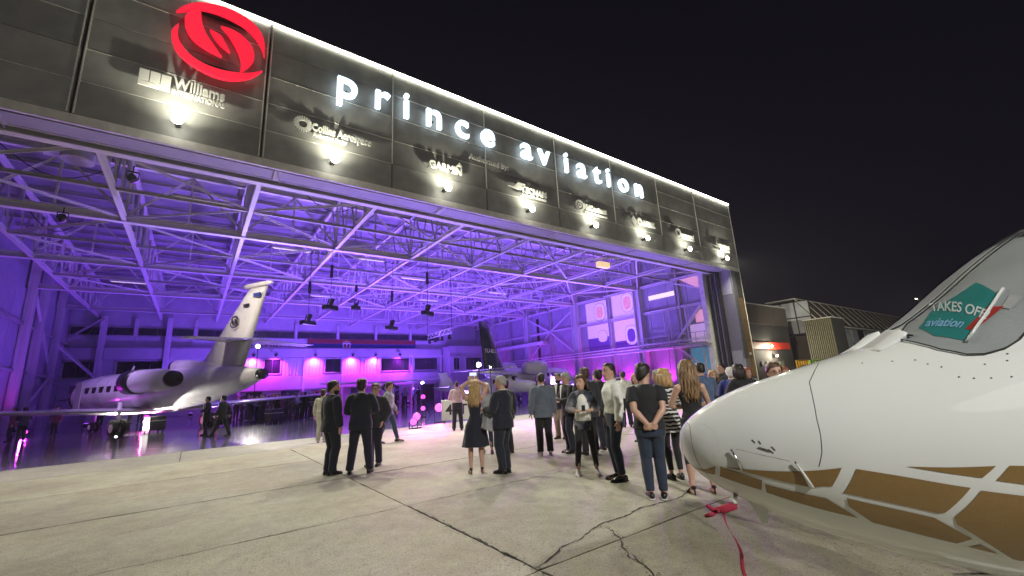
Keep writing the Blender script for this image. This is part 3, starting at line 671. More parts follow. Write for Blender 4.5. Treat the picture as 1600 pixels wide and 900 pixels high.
V = (.20, .07, 1.0); V2 = (.26, .10, 1.0); MG = (.78, .04, 1.0); VF = (.26, .12, 1.0)
for k, (x, y, p, w_) in enumerate(((1, 33, .7, 'by the fin of the white trijet'), (9, 30, 2.2, 'on the floor in the middle of the opening'), (17, 29, 2.4, 'on the floor right of the middle'), (25, 28, 2.0, 'on the floor toward the right wall'), (31, 31, 1.6, 'on the floor near the right wall'),
      (8, 44, 1.8, 'on the floor far back in the middle'), (18, 43, 2.2, 'on the floor far back right of the middle'), (28, 44, 2.2, 'on the floor far back toward the right'), (-6, 44, .35, 'on the floor far back at the left'), (12, 56, 1.3, 'at the foot of the back wall in the middle'), (25, 56, 1.5, 'at the foot of the back wall at the right'), (0, 56, .6, 'at the foot of the back wall at the left'))):
    par(x, y, 0, VF if y < 34 else V, PURP * p, m_pp, 'assumed small violet floor uplight ' + w_, aim=(0, 0, 1), size=165, rad=.4)  # uplights assumed from the violet wash, fixtures mostly hidden
for k, (y, p) in enumerate(((25.4, 1), (30.2, 1), (34.5, .8), (39.8, 1), (45, 1), (54, .8))):
    par(37.0, y, 0, MG, MAGW * p, m_pk, 'assumed magenta uplight against the right wall, number %s from the door end' % ['first', 'second', 'third', 'fourth', 'fifth', 'sixth'][k], aim=(.25, 0, 1), size=110, rad=.1)  # hidden uplights at the wall base, assumed for the coloured wash
for k, x in enumerate((5.6, 8.0, 12.6, 17.4, 20.6, 24.2)):
    par(x, 60.9, 6.35, MG, MAGW * 2.4, m_pk, 'magenta lamp hanging above the back wall windows, %s from the left' % ['first', 'second', 'third', 'fourth', 'fifth', 'sixth'][k], aim=(0, .5, -1), size=130, rad=.1, hang=True)
for k, (x, y, a, p, nm) in enumerate(((-9.6, 38.5, (-.2, .2, 1), .25, 'at the foot of the left wall'), (-9.8, 45, (-.2, .1, 1), .2, 'further back at the foot of the left wall'), (-7.6, 37.5, (-.1, -.9, .35), .8, 'behind the two guests under the jet wing'), (-4.0, 40, (-.2, -1, .3), .8, 'behind the nose wheel of the trijet'))):
    par(x, y, 0, MG, MAGW * p * .8, m_pk, 'assumed magenta event light ' + nm, aim=a, size=120, rad=.12)  # lamps assumed from magenta streaks on the floor at the left
par(-2.6, 20.4, 9.7, (1, .88, .74), 3600, m_pp, 'added fill lamp under the front truss aimed at the fin of the trijet', aim=(5.0, 4.9, -4.3), size=46, rad=.1, hang=True)  # extra spot put in only to brighten the trijet fin
par(-5.5, 26.5, 9.7, (.62, .40, 1.0), 3800, m_pp, 'added lamp hanging above the left wing of the trijet, aimed at its body', aim=(2.5, 6.5, -7.0), size=70, rad=.2, hang=True)  # extra lamp added to brighten the trijet body
# ------------------------------------------------------------------ near business jet
NS=[0,.015,.04,.08,.14,.22,.32,.45,.6,.8,1.0,1.25,1.5,1.75,2.0,2.25,2.6,3.2,4.5,7.0,8.5,10,11.5,12.3]
NT=[0,.055,.092,.126,.168,.212,.255,.30,.340,.392,.445,.545,.70,.885,1.04,1.14,1.2,1.23,1.24,1.18,1.15,1.10,1.02,.95]
NB=[0,-.065,-.12,-.165,-.215,-.265,-.32,-.385,-.445,-.51,-.57,-.625,-.66,-.68,-.69,-.7,-.7,-.7,-.68,-.60,-.35,.05,.5,.8]
NW=[0,.055,.095,.135,.175,.22,.275,.335,.395,.46,.52,.585,.64,.685,.72,.745,.77,.79,.79,.78,.66,.45,.22,.06]
def _pch(X,Y,x):
    n=len(X)
    if x<=X[0]: return Y[0]
    if x>=X[-1]: return Y[-1]
    i=0
    while X[i+1]<x: i+=1
    def dl(k): return (Y[k+1]-Y[k])/(X[k+1]-X[k])
    def m(k):
        if k==0: return dl(0)
        if k==n-1: return dl(n-2)
        a,b=dl(k-1),dl(k)
        return 0 if a*b<=0 else 2*a*b/(a+b)
    h=X[i+1]-X[i]; t=(x-X[i])/h
    return (2*t**3-3*t*t+1)*Y[i]+(t**3-2*t*t+t)*h*m(i)+(-2*t**3+3*t*t)*Y[i+1]+(t**3-t*t)*h*m(i+1)
NZ=1.196
def nsurf(s,th):
    t=_pch(NS,NT,s); b=_pch(NS,NB,s); w=_pch(NS,NW,s)
    zc=(t+b)/2; hh=(t-b)/2
    # widest point sits low, so the upper body (cockpit) leans in
    c_,s_=math.cos(th),math.sin(th)
    zl=.35*b+.0; k=max(0,min(1,(s-1.0)/1.2))
    zw=zc*(1-k)+(zc-.22*k)*k
    hh2=(t-zw) if s_>0 else (zw-b)
    e=.92
    return (s, -w*(abs(c_)**e)*(1 if c_>0 else -1), NZ+zw+hh2*s_)
DECO = {'G1': [(0.041, -70.5), (0.127, -26.0), (0.127, -45.0)], 'G2': [(0.147, -24.5), (0.31, -27.0), (0.31, -39.5), (0.147, -43.0)], 'G3': [(0.163, -22.5), (0.601, -4.5), (0.561, -18.0), (0.531, -19.0), (0.49, -22.0), (0.32, -22.5)], 'G4': [(0.32, -30.5), (0.541, -28.0), (0.661, -38.5), (0.33, -40.0)], 'G5': [(0.651, -4.5), (1.012, -10.0), (0.932, -23.5), (0.911, -24.5), (0.601, -21.0)], 'G6': [(0.821, -1.5), (1.102, -0.5), (1.052, -5.5)], 'G7': [(1.142, -0.5), (1.212, -1.0), (1.202, -8.5), (1.092, -6.5)], 'G8': [(0.611, -24.5), (0.901, -27.5), (1.032, -36.5), (0.992, -41.5), (0.711, -39.5), (0.621, -30.5)], 'G9': [(1.042, -11.0), (1.192, -13.0), (1.232, -42.5), (1.212, -46.5), (1.182, -46.0), (0.972, -29.0), (0.962, -25.0)], 'G10': [(1.032, -42.5), (1.062, -39.5), (1.132, -44.0)], 'seam': [(0.621, 59.0), (0.581, 45.5), (0.551, 25.5), (0.541, 5.0), (0.521, -5.5)], 'seamup': [(0.801, 85.0), (0.671, 68.5), (0.621, 59.0)], 'radome': [(0.051, 60.0), (0.036, 11.5), (0.061, -45.0), (0.188, -76.5)], 'slot': [(0.31, 4.5)], 'fin1': [(0.203, 0.5), (0.234, -20.5)], 'fin2': [(0.44, -4.5), (0.49, -21.5)], 'glassb': [(1.162, 75.0), (1.182, 56.0), (1.232, 48.0), (1.282, 45.0), (1.353, 44.0), (1.413, 45.0), (1.453, 46.5)], 'glassl': [(1.142, 78.0), (1.332, 84.0), (1.393, 88.5), (1.613, 88.5), (1.824, 86.5), (1.994, 87.5)], 'ramp': [(1.182, 90.0), (1.373, 90.0), (1.332, 83.5), (1.172, 77.5), (1.052, 74.5)], 'poster': [(1.573, 86.0), (1.543, 65.5), (1.282, 54.5), (1.262, 70.5), (1.292, 83.5), (1.433, 85.5)], 'txt': [(1.463, 87.0), (1.453, 61.5), (1.413, 59.5), (1.403, 82.5)], 'txt2': [(1.272, 80.5), (1.342, 63.5), (1.292, 62.0), (1.232, 77.0)], 'red': [(1.483, 59.5), (1.443, 64.5), (1.322, 59.5), (1.332, 57.0)], 'grey': [(1.563, 65.5), (1.563, 60.0), (1.493, 59.5), (1.473, 62.0)], 'dots': [(1.292, 32.5), (1.232, 34.5), (1.182, 36.5), (1.142, 39.0), (1.122, 46.5), (1.092, 50.5), (1.072, 55.5), (1.252, 41.0), (1.322, 39.0), (1.342, 41.5)], 'pit': [(0.234, -73.5), (0.239, -76.5)], 'ant': [(0.31, -76.5), (0.35, -71.0)], 'gear': [(0.952, -64.5), (1.042, -72.0)], 'wl': [(0.132, -25.0), (0.45, -7.0), (0.791, -1.0), (1.162, -0.5)]}
m_jet = mat('jet_white_paint', (.66, .67, .66), .6, 0, .04, 1.2, .003, 30, coat=1.0, spec=.15)
m_gold = mat('bronze_livery', (.24, .145, .05), .34, .2, .14, 220, .01, 150, coat=.5)
m_jgrey = mat('jet_liner_grey', (.40, .41, .40), .5, 0, .12, 3)
m_teal = mat('poster_teal', (.04, .25, .23), .35, 0, .12, 6, 0)
m_redp = mat('poster_red', (.5, .05, .04), .4, 0, .2, 8, 0)
m_txtw = mat('poster_white', (.7, .75, .72), .4, bump=0)
m_txtb = mat('poster_light_blue', (.3, .55, .8), .4, bump=0)
m_rub = mat('black_rubber', (.02, .02, .02), .8)
m_redc = mat('red_cloth', (.26, .012, .035), .85, 0, .35, 12)
m_screw = mat('fastener', (.05, .05, .05), .5)
m_chrome = mat('bare_metal', (.6, .6, .6), .25, 1)
def clearglass(name, tint=(.75, .8, .85), a=.10):
    m = bpy.data.materials.new(name); m.use_nodes = True; N = m.node_tree.nodes; L = m.node_tree.links; N.clear()
    o = N.new('ShaderNodeOutputMaterial'); mx = N.new('ShaderNodeMixShader'); t = N.new('ShaderNodeBsdfTransparent'); g = N.new('ShaderNodeBsdfGlossy'); fr = N.new('ShaderNodeFresnel')
    N.remove(fr); lw = N.new('ShaderNodeLayerWeight'); lw.inputs[0].default_value = .35; pw_ = N.new('ShaderNodeMath'); pw_.operation = 'POWER'; pw_.inputs[1].default_value = 2.5; L.new(lw.outputs['Facing'], pw_.inputs[0]); ad = N.new('ShaderNodeMath'); ad.operation = 'MULTIPLY_ADD'; ad.inputs[1].default_value = .5; ad.inputs[2].default_value = a; L.new(pw_.outputs[0], ad.inputs[0]); L.new(ad.outputs[0], mx.inputs[0])
    nz_ = N.new('ShaderNodeTexNoise'); nz_.inputs['Scale'].default_value = 5; bp_ = N.new('ShaderNodeBump'); bp_.inputs['Strength'].default_value = .04; L.new(nz_.outputs[0], bp_.inputs['Height']); L.new(bp_.outputs[0], g.inputs['Normal'])
    t.inputs[0].default_value = (*tint, 1); g.inputs['Roughness'].default_value = .04; L.new(t.outputs[0], mx.inputs[1]); L.new(g.outputs[0], mx.inputs[2]); L.new(mx.outputs[0], o.inputs[0]); return m
m_wind = clearglass('windshield_glass', (.86, .88, .9), .09)
nj = thing('business_jet', 'white business jet nose with bronze angular livery patches parked at the right', 'jet', (2.241, 1.5, 0), R(-43))
def nnorm(s, th):
    e = 1e-3; a = Vector(nsurf(s + e, th)) - Vector(nsurf(max(0, s - e), th)); b_ = Vector(nsurf(s, th + e)) - Vector(nsurf(s, th - e)); n_ = a.cross(b_); n_.normalize()
    p = Vector(nsurf(s, th)); c_ = Vector((s, 0, NZ - .1))
    return n_ if n_.dot(p - c_) > 0 else -n_
def npt(s, deg, off=0, side=1):
    th = R(deg)
    if side < 0: th = PI - th
    return Vector(nsurf(s, th)) + nnorm(s, th) * off
svals = [0.0015 * 1.0] + [.3 * (i / 26) ** 1.7 for i in range(2, 27)] + [.3 + 2.2 * i / 44 for i in range(1, 45)] + [2.5 + 9.8 * i / 40 for i in range(1, 41)]
rings = [[Vector(nsurf(s, 2 * PI * k / 72)) for k in range(72)] for s in svals]
lbuild(MB().rings(rings), 'fuselage', m_jet, nj, True)
def patch(poly, name, m, off, parent, side=1, step_s=.035, step_t=3.0, thick=True):
    bm = bmesh.new(); vs = [bm.verts.new((a, b_ / 100, 0)) for a, b_ in poly]; bm.faces.new(vs)
    s0, s1 = min(p[0] for p in poly), max(p[0] for p in poly); t0, t1 = min(p[1] for p in poly) / 100, max(p[1] for p in poly) / 100
    x = math.ceil(s0 / step_s) * step_s
    while x < s1: bmesh.ops.bisect_plane(bm, geom=list(bm.verts) + list(bm.edges) + list(bm.faces), plane_co=(x, 0, 0), plane_no=(1, 0, 0)); x += step_s
    y = math.ceil(t0 / (step_t / 100)) * step_t / 100
    while y < t1: bmesh.ops.bisect_plane(bm, geom=list(bm.verts) + list(bm.edges) + list(bm.faces), plane_co=(0, y, 0), plane_no=(0, 1, 0)); y += step_t / 100
    for v in bm.verts: v.co = npt(v.co.x, v.co.y * 100, off, side)
    bmesh.ops.recalc_face_normals(bm, faces=bm.faces)
    ctr = nnorm((s0 + s1) / 2, R((t0 + t1) * 50) if side > 0 else PI - R((t0 + t1) * 50)); bm.normal_update()
    if sum((f_.normal.dot(ctr) for f_ in bm.faces)) < 0: bmesh.ops.reverse_faces(bm, faces=bm.faces)
    me = bpy.data.meshes.new(name); bm.to_mesh(me); bm.free(); me.materials.append(m); me.polygons.foreach_set('use_smooth', [True] * len(me.polygons)); return link(name, me, parent)
for k in range(1, 11):
    patch(DECO['G%d' % k], 'livery_patch', m_gold, .0022, nj); patch(DECO['G%d' % k], 'livery_patch', m_gold, .0022, nj, -1)
# continuing livery band off to the right
for poly in ([(1.27, -3), (1.9, -3), (1.85, -16), (1.25, -14)], [(1.28, -20), (2.1, -24), (2.0, -52), (1.33, -52)], [(2.0, -3), (3.4, -5), (3.3, -20), (1.95, -18)], [(2.2, -24), (3.6, -28), (3.2, -50), (2.15, -48)]):
    patch(poly, 'livery_patch', m_gold, .0022, nj)
def seam(pts, r=.0022, m=m_screw, name='panel_seam', sub=6, side=1, off=-.0008):
    P = []
    for a, b_ in zip(pts, pts[1:]):
        for i in range(sub): t = i / sub; P.append(npt(a[0] + (b_[0] - a[0]) * t, a[1] + (b_[1] - a[1]) * t, off, side))
    P.append(npt(*pts[-1], off, side)); return lbuild(MB().tube(P, r, 5), name, m, nj, True)
seam([(.80, 88), (.70, 72), (.63, 60), (.605, 50), (.585, 40), (.565, 28), (.555, 16), (.543, 5), (.533, 0), (.521, -5.5)])
seam([(.05, 88), (.051, 60), (.042, 30), (.040, 0), (.048, -25), (.065, -45), (.10, -60), (.18, -76)], .0016)
seam([(.22, 2.5), (.30, -1), (.42, -4)], .0012); seam([(.10, 50), (.14, 30), (.15, 8)], .0009)
for s_, d_ in DECO['dots'] + [(1.0, 60), (.9, 66), (1.5, 30), (1.6, 28)]:
    p = npt(s_, d_, .0); lbuild(MB().tube([p - nnorm(s_, R(d_)) * .002, p + nnorm(s_, R(d_)) * .0016], .0035, 8), 'fastener', m_screw, nj)
for (s_, d_, L_) in ((.31, 6, .045), (.345, 4.5, .018), (.36, 7, .012), (.29, 13, .01), (.315, 12, .006)):
    p = npt(s_, d_, .001); q = npt(s_ + L_, d_ - 3, .001); lbuild(MB().bar(p, q, .010 if L_ > .04 else .004, .003), 'latch', m_screw, nj)
for a, b_ in ((DECO['fin1'][0], DECO['fin1'][1]), (DECO['fin2'][0], DECO['fin2'][1])):
    p, q = npt(*a, .012), npt(*b_, .004); m_ = MB().tube([p, p.lerp(q, .5) + Vector((0, -.006, 0)), q], [.0035, .007, .011], 8); lbuild(m_, 'static_probe', m_jet if a[0] > .3 else m_chrome, nj, True)
    lbuild(MB().tube([p + Vector((-.004, 0, .008)), p], [.003, .005], 6), 'probe_tip', m_screw, nj)
# windshield
GL = [(1.145, 79), (1.150, 72), (1.162, 64), (1.182, 56), (1.232, 48), (1.282, 45), (1.353, 43.6), (1.413, 44.2), (1.48, 46.5), (1.56, 51), (1.70, 58), (1.86, 63), (2.02, 66), (2.06, 74), (2.06, 88.5), (1.6, 88.5), (1.30, 88.5)]
for sd_ in (1, -1):
    ws = patch(GL, 'windshield', m_wind, .014, nj, sd_, .05, 4)
    pts = GL + [GL[0]]; P = []
    for a, b_ in zip(pts, pts[1:]):
        for i in range(5): P.append(npt(a[0] + (b_[0] - a[0]) * i / 5, a[1] + (b_[1] - a[1]) * i / 5, .007, sd_))
    P.append(P[0]); lbuild(MB().tube(P, .0036, 6), 'seal', m_rub, ws, True)
    patch([(a + (1.55 - a) * .02, b_ + (68 - b_) * .02) for a, b_ in GL], 'cockpit_liner', m_jgrey, .002, nj, sd_, .05, 4)
    patch([(1.90, 67), (1.95, 88), (2.05, 88), (2.02, 68)], 'liner_edge', m_screw, .003, nj, sd_)
# raised defog duct ahead of the glass
for sd_ in (1, -1):
    rg = []
    for i in range(9):
        t = i / 8; s_ = 1.02 + .17 * t; d0, d1 = 73 + 1.5 * t, 88
        h = .004 + .032 * t ** 1.2; rg.append([npt(s_, d0, 0, sd_), npt(s_, d0 + 1.5, h * .7, sd_), npt(s_, d0 + 5, h, sd_), npt(s_, d1, h, sd_), npt(s_, d1, -.01, sd_)])
    lbuild(MB().rings(rg, True, True), 'defog_duct', m_jet, nj, True)
seam([(1.19, 73), (1.175, 80), (1.17, 88)], .006, m_rub, 'glass_edge', off=.012)
# gear, wings, tail, engines (beyond the frame)
def wheel(parent, c, r, w_, name='wheel'):
    o = lbuild(MB().tube([Vector(c) - Vector((0, w_ / 2, 0)), Vector(c) - Vector((0, w_ * .42, 0)), Vector(c) + Vector((0, w_ * .42, 0)), Vector(c) + Vector((0, w_ / 2, 0))], [r * .86, r, r, r * .86], 20), name, m_rub, parent, True)
    lbuild(MB().tube([Vector(c) - Vector((0, w_ / 2 + .01, 0)), Vector(c) + Vector((0, w_ / 2 + .01, 0))], r * .5, 14), 'rim', m_steel, o, False); return o
def wing(root, tip, cr_, ct, th=.12, sweepdir=(1, 0, 0)):
    """root/tip = leading edge points; chord along +X"""
    rg = []
    for i in range(7):
        t = i / 6; p = Vector(root).lerp(Vector(tip), t); c_ = cr_ + (ct - cr_) * t; pr = [(0, 0), (.05, .28), (.2, .46), (.4, .5), (.7, .28), (1, .02), (.7, -.2), (.4, -.34), (.2, -.34), (.05, -.2)]
        vert = abs(tip[2] - root[2]) > abs(tip[1] - root[1])
        rg.append([p + (Vector((x * c_, z * th * c_, 0)) if vert else Vector((x * c_, 0, z * th * c_))) for x, z in pr])
    return MB().rings(rg)
def leg(parent, top, bot, r=.045): lbuild(MB().tube([top, bot], [r, r * .7], 10), 'gear_leg', m_steel, parent, True)
leg(nj, (1.35, 0, .62), (1.42, 0, .2)); wheel(nj, (1.42, 0, .19), .19, .13)
lbuild(MB().box(1.1, 1.75, -.20, -.18, .35, .6), 'gear_door', m_jet, nj)
for sy in (-1, 1):
    leg(nj, (6.6, sy * 1.5, .75), (6.7, sy * 1.5, .25), .06); wheel(nj, (6.7, sy * 1.5, .26), .26, .18)
    lbuild(wing((5.2, sy * .5, .62), (6.4, sy * 7.0, .95), 2.2, .9), 'wing', m_jet, nj, True)
    lbuild(MB().tube([(8.4, sy * 1.25, 2.05), (8.6, sy * 1.25, 2.05), (9.6, sy * 1.25, 2.05), (10.6, sy * 1.2, 2.05)], [.34, .44, .44, .3], 18), 'engine', m_jet, nj, True)
    lbuild(MB().box(8.8, 10.2, min(sy * .5, sy * 1.2), max(sy * .5, sy * 1.2), 1.98, 2.1), 'engine_pylon', m_jet, nj)
    lbuild(wing((12.0, 0, 4.4), (12.7, sy * 2.6, 4.4), 1.2, .7), 'stabilizer', m_jet, nj, True)
lbuild(wing((10.0, 0, 2.2), (12.0, 0, 4.45), 2.6, 1.3), 'fin', m_jet, nj, True)
p = npt(.33, -76, -.01); lbuild(MB().prism([(.29, 0), (.385, 0), (.372, -.10), (.34, -.10)], -.006, .006).build('x', m_jet).data and MB().prism([(.29 + .0, p.z + .01), (.385, p.z - .006), (.365, p.z - .095), (.335, p.z - .09)], p.y - .006, p.y + .006), 'blade_antenna', m_jet, nj)
bpy.data.objects.remove(bpy.data.objects['x'])
for s_ in (.232,):
    a = npt(s_, -74, 0); b_ = a + Vector((-.02, -.02, -.05)); c_ = b_ + Vector((-.075, 0, -.008)); lbuild(MB().tube([a, b_, c_], [.012, .01, .007], 8), 'pitot_tube', m_chrome, nj, True)
# things inside / hanging on the jet
po = thing('cockpit_poster', 'teal poster reading TAKES OFF seen through the jet windshield', 'poster', (2.241, 1.5, 0), R(-43))
def remap(k, quad, name, m, off):
    me = _TX[k].copy(); me.materials.clear(); me.materials.append(m); co = [v.co.copy() for v in me.vertices]
    x0, x1 = min(c.x for c in co), max(c.x for c in co); y0, y1 = min(c.y for c in co), max(c.y for c in co)
    bm = bmesh.new(); bm.from_mesh(me)
    for v in bm.verts:
        u = (v.co.x - x0) / (x1 - x0); w_ = (v.co.y - y0) / (y1 - y0); hi = v.co.z > 0
        tl, tr, br, bl = quad; s_ = (tl[0] * (1 - u) + tr[0] * u) * w_ + (bl[0] * (1 - u) + br[0] * u) * (1 - w_); d_ = (tl[1] * (1 - u) + tr[1] * u) * w_ + (bl[1] * (1 - u) + br[1] * u) * (1 - w_)
        v.co = npt(s_, d_, off + (.0008 if hi else 0))
    bm.to_mesh(me); bm.free(); me.name = name; return link(name, me, po)
patch([(1.60, 80), (1.543, 65.5), (1.282, 54.5), (1.235, 66), (1.262, 78), (1.40, 85)], 'sheet', m_teal, .0045, po, 1, .04, 3)
remap(TXT['offr'], [(1.475, 92), (1.455, 61), (1.41, 59.0), (1.395, 84)], 'lettering', m_txtw, .006)
remap(TXT['offs'], [(1.335, 80), (1.375, 64.0), (1.325, 62.5), (1.275, 76)], 'lettering', m_txtb, .006)
patch([(1.50, 59.5), (1.47, 64), (1.33, 60.5), (1.34, 57.5)], 'red_band', m_redp, .0065, po)
patch([(1.56, 62.5), (1.575, 58.5), (1.50, 57), (1.49, 60)], 'grey_band', m_steel2, .0055, po)
seam_pts = [(1.60, 66), (1.45, 60), (1.28, 53.5)]
P = [npt(a, b_, .008) for a, b_ in [(1.58, 66.6), (1.5, 63.8), (1.42, 60.6), (1.34, 57.2), (1.28, 54)]]; lbuild(MB().tube(P, .007, 6), 'edge_strip', m_white, po, True)
def w_of(v): c_, s_ = math.cos(R(-43)), math.sin(R(-43)); return Vector((2.241 + v.x * c_ - v.y * s_, 1.5 + v.x * s_ + v.y * c_, v.z))
b_ = npt(.232, -74, 0) + Vector((-.02, -.02, -.05)); pw = w_of(b_)
pc = thing('pitot_cover', 'red cover with a long faded ribbon hanging from the probe under the jet nose', 'probe cover', pw)
back = w_of(b_ + Vector((-.10, 0, -.01))) - pw
lbuild(MB().tube([Vector((0, 0, .012)), Vector((0, 0, 0)), back * .5 + Vector((0, 0, -.01)), back + Vector((0, 0, -.012))], [.014, .021, .020, .014], 10), 'sleeve', m_redc, pc, True)
lbuild(MB().tube([Vector((0, 0, .035)), Vector((0, 0, .012))], [.020, .019], 10), 'collar', m_lsigns, pc, True)
for k in range(4):
    a = back * .9 + Vector((0, 0, -.012)); d = Vector((-.07 - .03 * math.sin(k * 2.1), .03 * math.cos(k * 1.7), -.02 + .018 * k)); lbuild(MB().tube([a, a + d * .5 + Vector((0, 0, -.008)), a + d], [.007, .011, .008], 6), 'strap', m_redc, pc, True)
rg = []; wv = random.Random(4)
for i in range(22):
    t = i / 21; x = back * (.6) + Vector((.025 * math.sin(t * 4) + .11 * t ** 1.6, -.03 * t + .01 * math.sin(t * 9), -.03 - .34 * t)); ang = t * 2.4; wd = .011 * (1 - .25 * t); dd = Vector((math.cos(ang), math.sin(ang), 0)) * wd
    rg.append([x - dd, x + dd, x + dd + Vector((0, .002, 0)), x - dd + Vector((0, .002, 0))])
lbuild(MB().rings(rg), 'ribbon', m_redc, pc, True)

# ------------------------------------------------------------------ aircraft in the hangar
m_jet2 = mat('hangar_jet_paint', (.78, .77, .76), .28, 0, .05, 1, .01, 30, coat=.6)
m_navy = mat('navy_paint', (.02, .025, .07), .25, coat=.7)
def fus(secs, n_=28):
    rg = []
    for s_, zc, hw, hh in secs: rg.append([Vector((s_, hw * math.cos(2 * PI * k / n_), zc + hh * math.sin(2 * PI * k / n_))) for k in range(n_)])
    return MB().rings(rg)
tj = thing('trijet', 'large white three engined jet with a tall swept fin parked inside on the left', 'jet', (-6.4, 41.1, 0), R(-60.6))
lbuild(fus([(0, 1.75, .05, .05), (.3, 1.75, .35, .3), (1, 1.85, .7, .6), (1.8, 2.05, .95, .85), (2.6, 2.25, 1.12, 1.12), (4, 2.28, 1.18, 1.18), (10, 2.28, 1.18, 1.18), (12.5, 2.35, 1.08, 1.12), (15, 2.45, .85, .95), (17.2, 2.6, .5, .6), (18.4, 2.72, .28, .32)]), 'fuselage', m_jet2, tj, True)
lbuild(MB().tube([(18.4, 0, 2.72), (18.7, 0, 2.72)], .26, 16), 'centre_exhaust', m_black, tj, True)
lbuild(fus([(11.2, 3.47, .1, .1), (11.4, 3.5, .42, .40), (12.4, 3.4, .45, .45), (14.5, 3.2, .35, .4), (16, 2.9, .2, .2)]), 'centre_duct', m_jet2, tj, True)
lbuild(MB().tube([(11.1, 0, 3.5), (11.35, 0, 3.5)], .38, 16), 'centre_intake', m_black, tj, True)
for sy in (-1, 1):
    lbuild(MB().tube([(10.6, sy * 1.75, 2.72), (10.8, sy * 1.75, 2.72), (11.4, sy * 1.75, 2.72), (13.2, sy * 1.75, 2.72), (14.2, sy * 1.72, 2.72)], [.5, .6, .62, .58, .44], 20), 'engine', m_jet2, tj, True)
    lbuild(MB().tube([(10.55, sy * 1.75, 2.72), (10.62, sy * 1.75, 2.72)], .5, 20), 'intake', m_black, tj)
    lbuild(MB().tube([(14.15, sy * 1.72, 2.72), (14.5, sy * 1.72, 2.72)], [.42, .38], 20), 'exhaust', m_black, tj, True)
    lbuild(MB().box(11, 13.6, min(sy * .9, sy * 1.5), max(sy * .9, sy * 1.5), 2.64, 2.8), 'engine_pylon', m_jet2, tj)
    lbuild(wing((7.2, sy * .7, 1.15), (12.6, sy * 9.8, 1.62), 4.6, 1.2, .1), 'wing', m_jet2, tj, True)
    lbuild(wing((15.6, sy * .05, 4.55), (17.3, sy * 3.3, 4.38), 2.3, 1.0, .09), 'stabilizer', m_jet2, tj, True)
    for dy in (-.18, .18): wheel(tj, (10.9, sy * 2.2 + dy, .42), .42, .22)
    leg(tj, (10.8, sy * 2.2, 1.7), (10.9, sy * 2.2, .42), .09)
    for k in range(7): lbuild(MB().box(4.3 + k * .82, 4.3 + k * .82 + .42, sy * 1.155 - .03, sy * 1.155 + .03, 2.32, 2.68), 'cabin_window', m_black, tj, bevel=.02)
    lbuild(MB().box(1.75, 2.65, sy * .8 - .18, sy * .8 + .22, 2.4, 2.9), 'cockpit_window', m_black, tj)
lbuild(MB().box(3.2, 3.9, -1.20, -1.15, 1.4, 3.05), 'cabin_door', m_wallg, tj)
lbuild(MB().tube([(10.5, -1.75, 2.72), (11.5, -1.75, 2.72)], [.64, .66], 20), 'engine_cover', m_black, tj, True)
lbuild(fus([(1.95, 2.07, 1.0, .92), (2.4, 2.2, 1.11, 1.09)]), 'cockpit_band', m_black, tj, True)
lbuild(wing((13.0, 0, 2.95), (17.1, 0, 7.35), 4.1, 1.45, .08), 'fin', m_jet2, tj, True)
lbuild(MB().tube([(16.6, 0, 7.42), (16.9, 0, 7.42), (18.6, 0, 7.42), (18.9, 0, 7.42)], [.08, .16, .14, .05], 12), 'fin_cap', m_jet2, tj, True)
for dy in (-.15, .15): wheel(tj, (3.1, dy, .3), .3, .16)
leg(tj, (3.0, 0, 1.8), (3.1, 0, .3), .07); lbuild(MB().bar((12.5, 0, 1.7), (12.2, 0, 1.2), .05), 'antenna', m_jet2, tj); lbuild(MB().prism([(6.4, 3.42), (6.7, 3.42), (6.85, 3.85), (6.75, 3.85)], -.02, .02), 'antenna', m_jet2, tj)
rr = bpy.data.objects.new('fin_emblem', None); COL.objects.link(rr); rr.parent = tj; rr.location = (16.35, -.22, 5.55); rr['_'] = 0; del rr['_']
swoosh_logo(0, 0, .30, -.01, .01, mat('emblem_black', (.03, .015, .015), .5), rr, 'blade', offx=1)
lbuild(MB().box(17.6, 18.15, -.14, -.10, 6.75, 6.95), 'fin_flag', mb_, tj); lbuild(MB().box(16.9, 17.3, -.17, -.13, 6.3, 6.45), 'fin_marking', m_black, tj)

dj = thing('navy_tailed_jet', 'jet with a dark navy fin lettered in white standing behind the photographing woman', 'jet', (30.0, 30.6, 0), R(-162.5))
lbuild(fus([(0, 1.5, .04, .04), (.4, 1.52, .3, .25), (1.5, 1.7, .65, .6), (2.5, 1.95, .8, .85), (4, 2.0, .82, .85), (9, 2.0, .82, .85), (11, 2.1, .55, .6), (13.6, 2.4, .12, .2)]), 'fuselage', m_jet2, dj, True)
for sy in (-1, 1):
    lbuild(MB().tube([(8.2, sy * 1.5, 2.75), (8.4, sy * 1.5, 2.75), (9.4, sy * 1.5, 2.75), (10.6, sy * 1.45, 2.75)], [.48, .58, .6, .38], 20), 'engine', m_jet2, dj, True)
    lbuild(MB().tube([(8.12, sy * 1.5, 2.75), (8.22, sy * 1.5, 2.75)], .44, 16), 'intake', m_black, dj)
    lbuild(MB().box(8.6, 10, min(sy * .6, sy * 1.2), max(sy * .6, sy * 1.2), 2.65, 2.78), 'engine_pylon', m_jet2, dj)
    lbuild(wing((5.6, sy * .5, 1.25), (7.4, sy * 7.6, 1.6), 2.6, 1.0, .1), 'wing', m_jet2, dj, True)
    leg(dj, (7, sy * 1.8, 1.4), (7, sy * 1.8, .3), .06); wheel(dj, (7, sy * 1.8, .3), .3, .18)
    lbuild(wing((12.6, sy * .05, 2.7), (13.6, sy * 2.6, 2.7), 1.5, .8, .09), 'stabilizer', m_jet2, dj, True)
    for k in range(5): lbuild(MB().box(3.8 + k * .8, 4.15 + k * .8, sy * .8 - .03, sy * .8 + .03, 2.05, 2.35), 'cabin_window', m_black, dj)
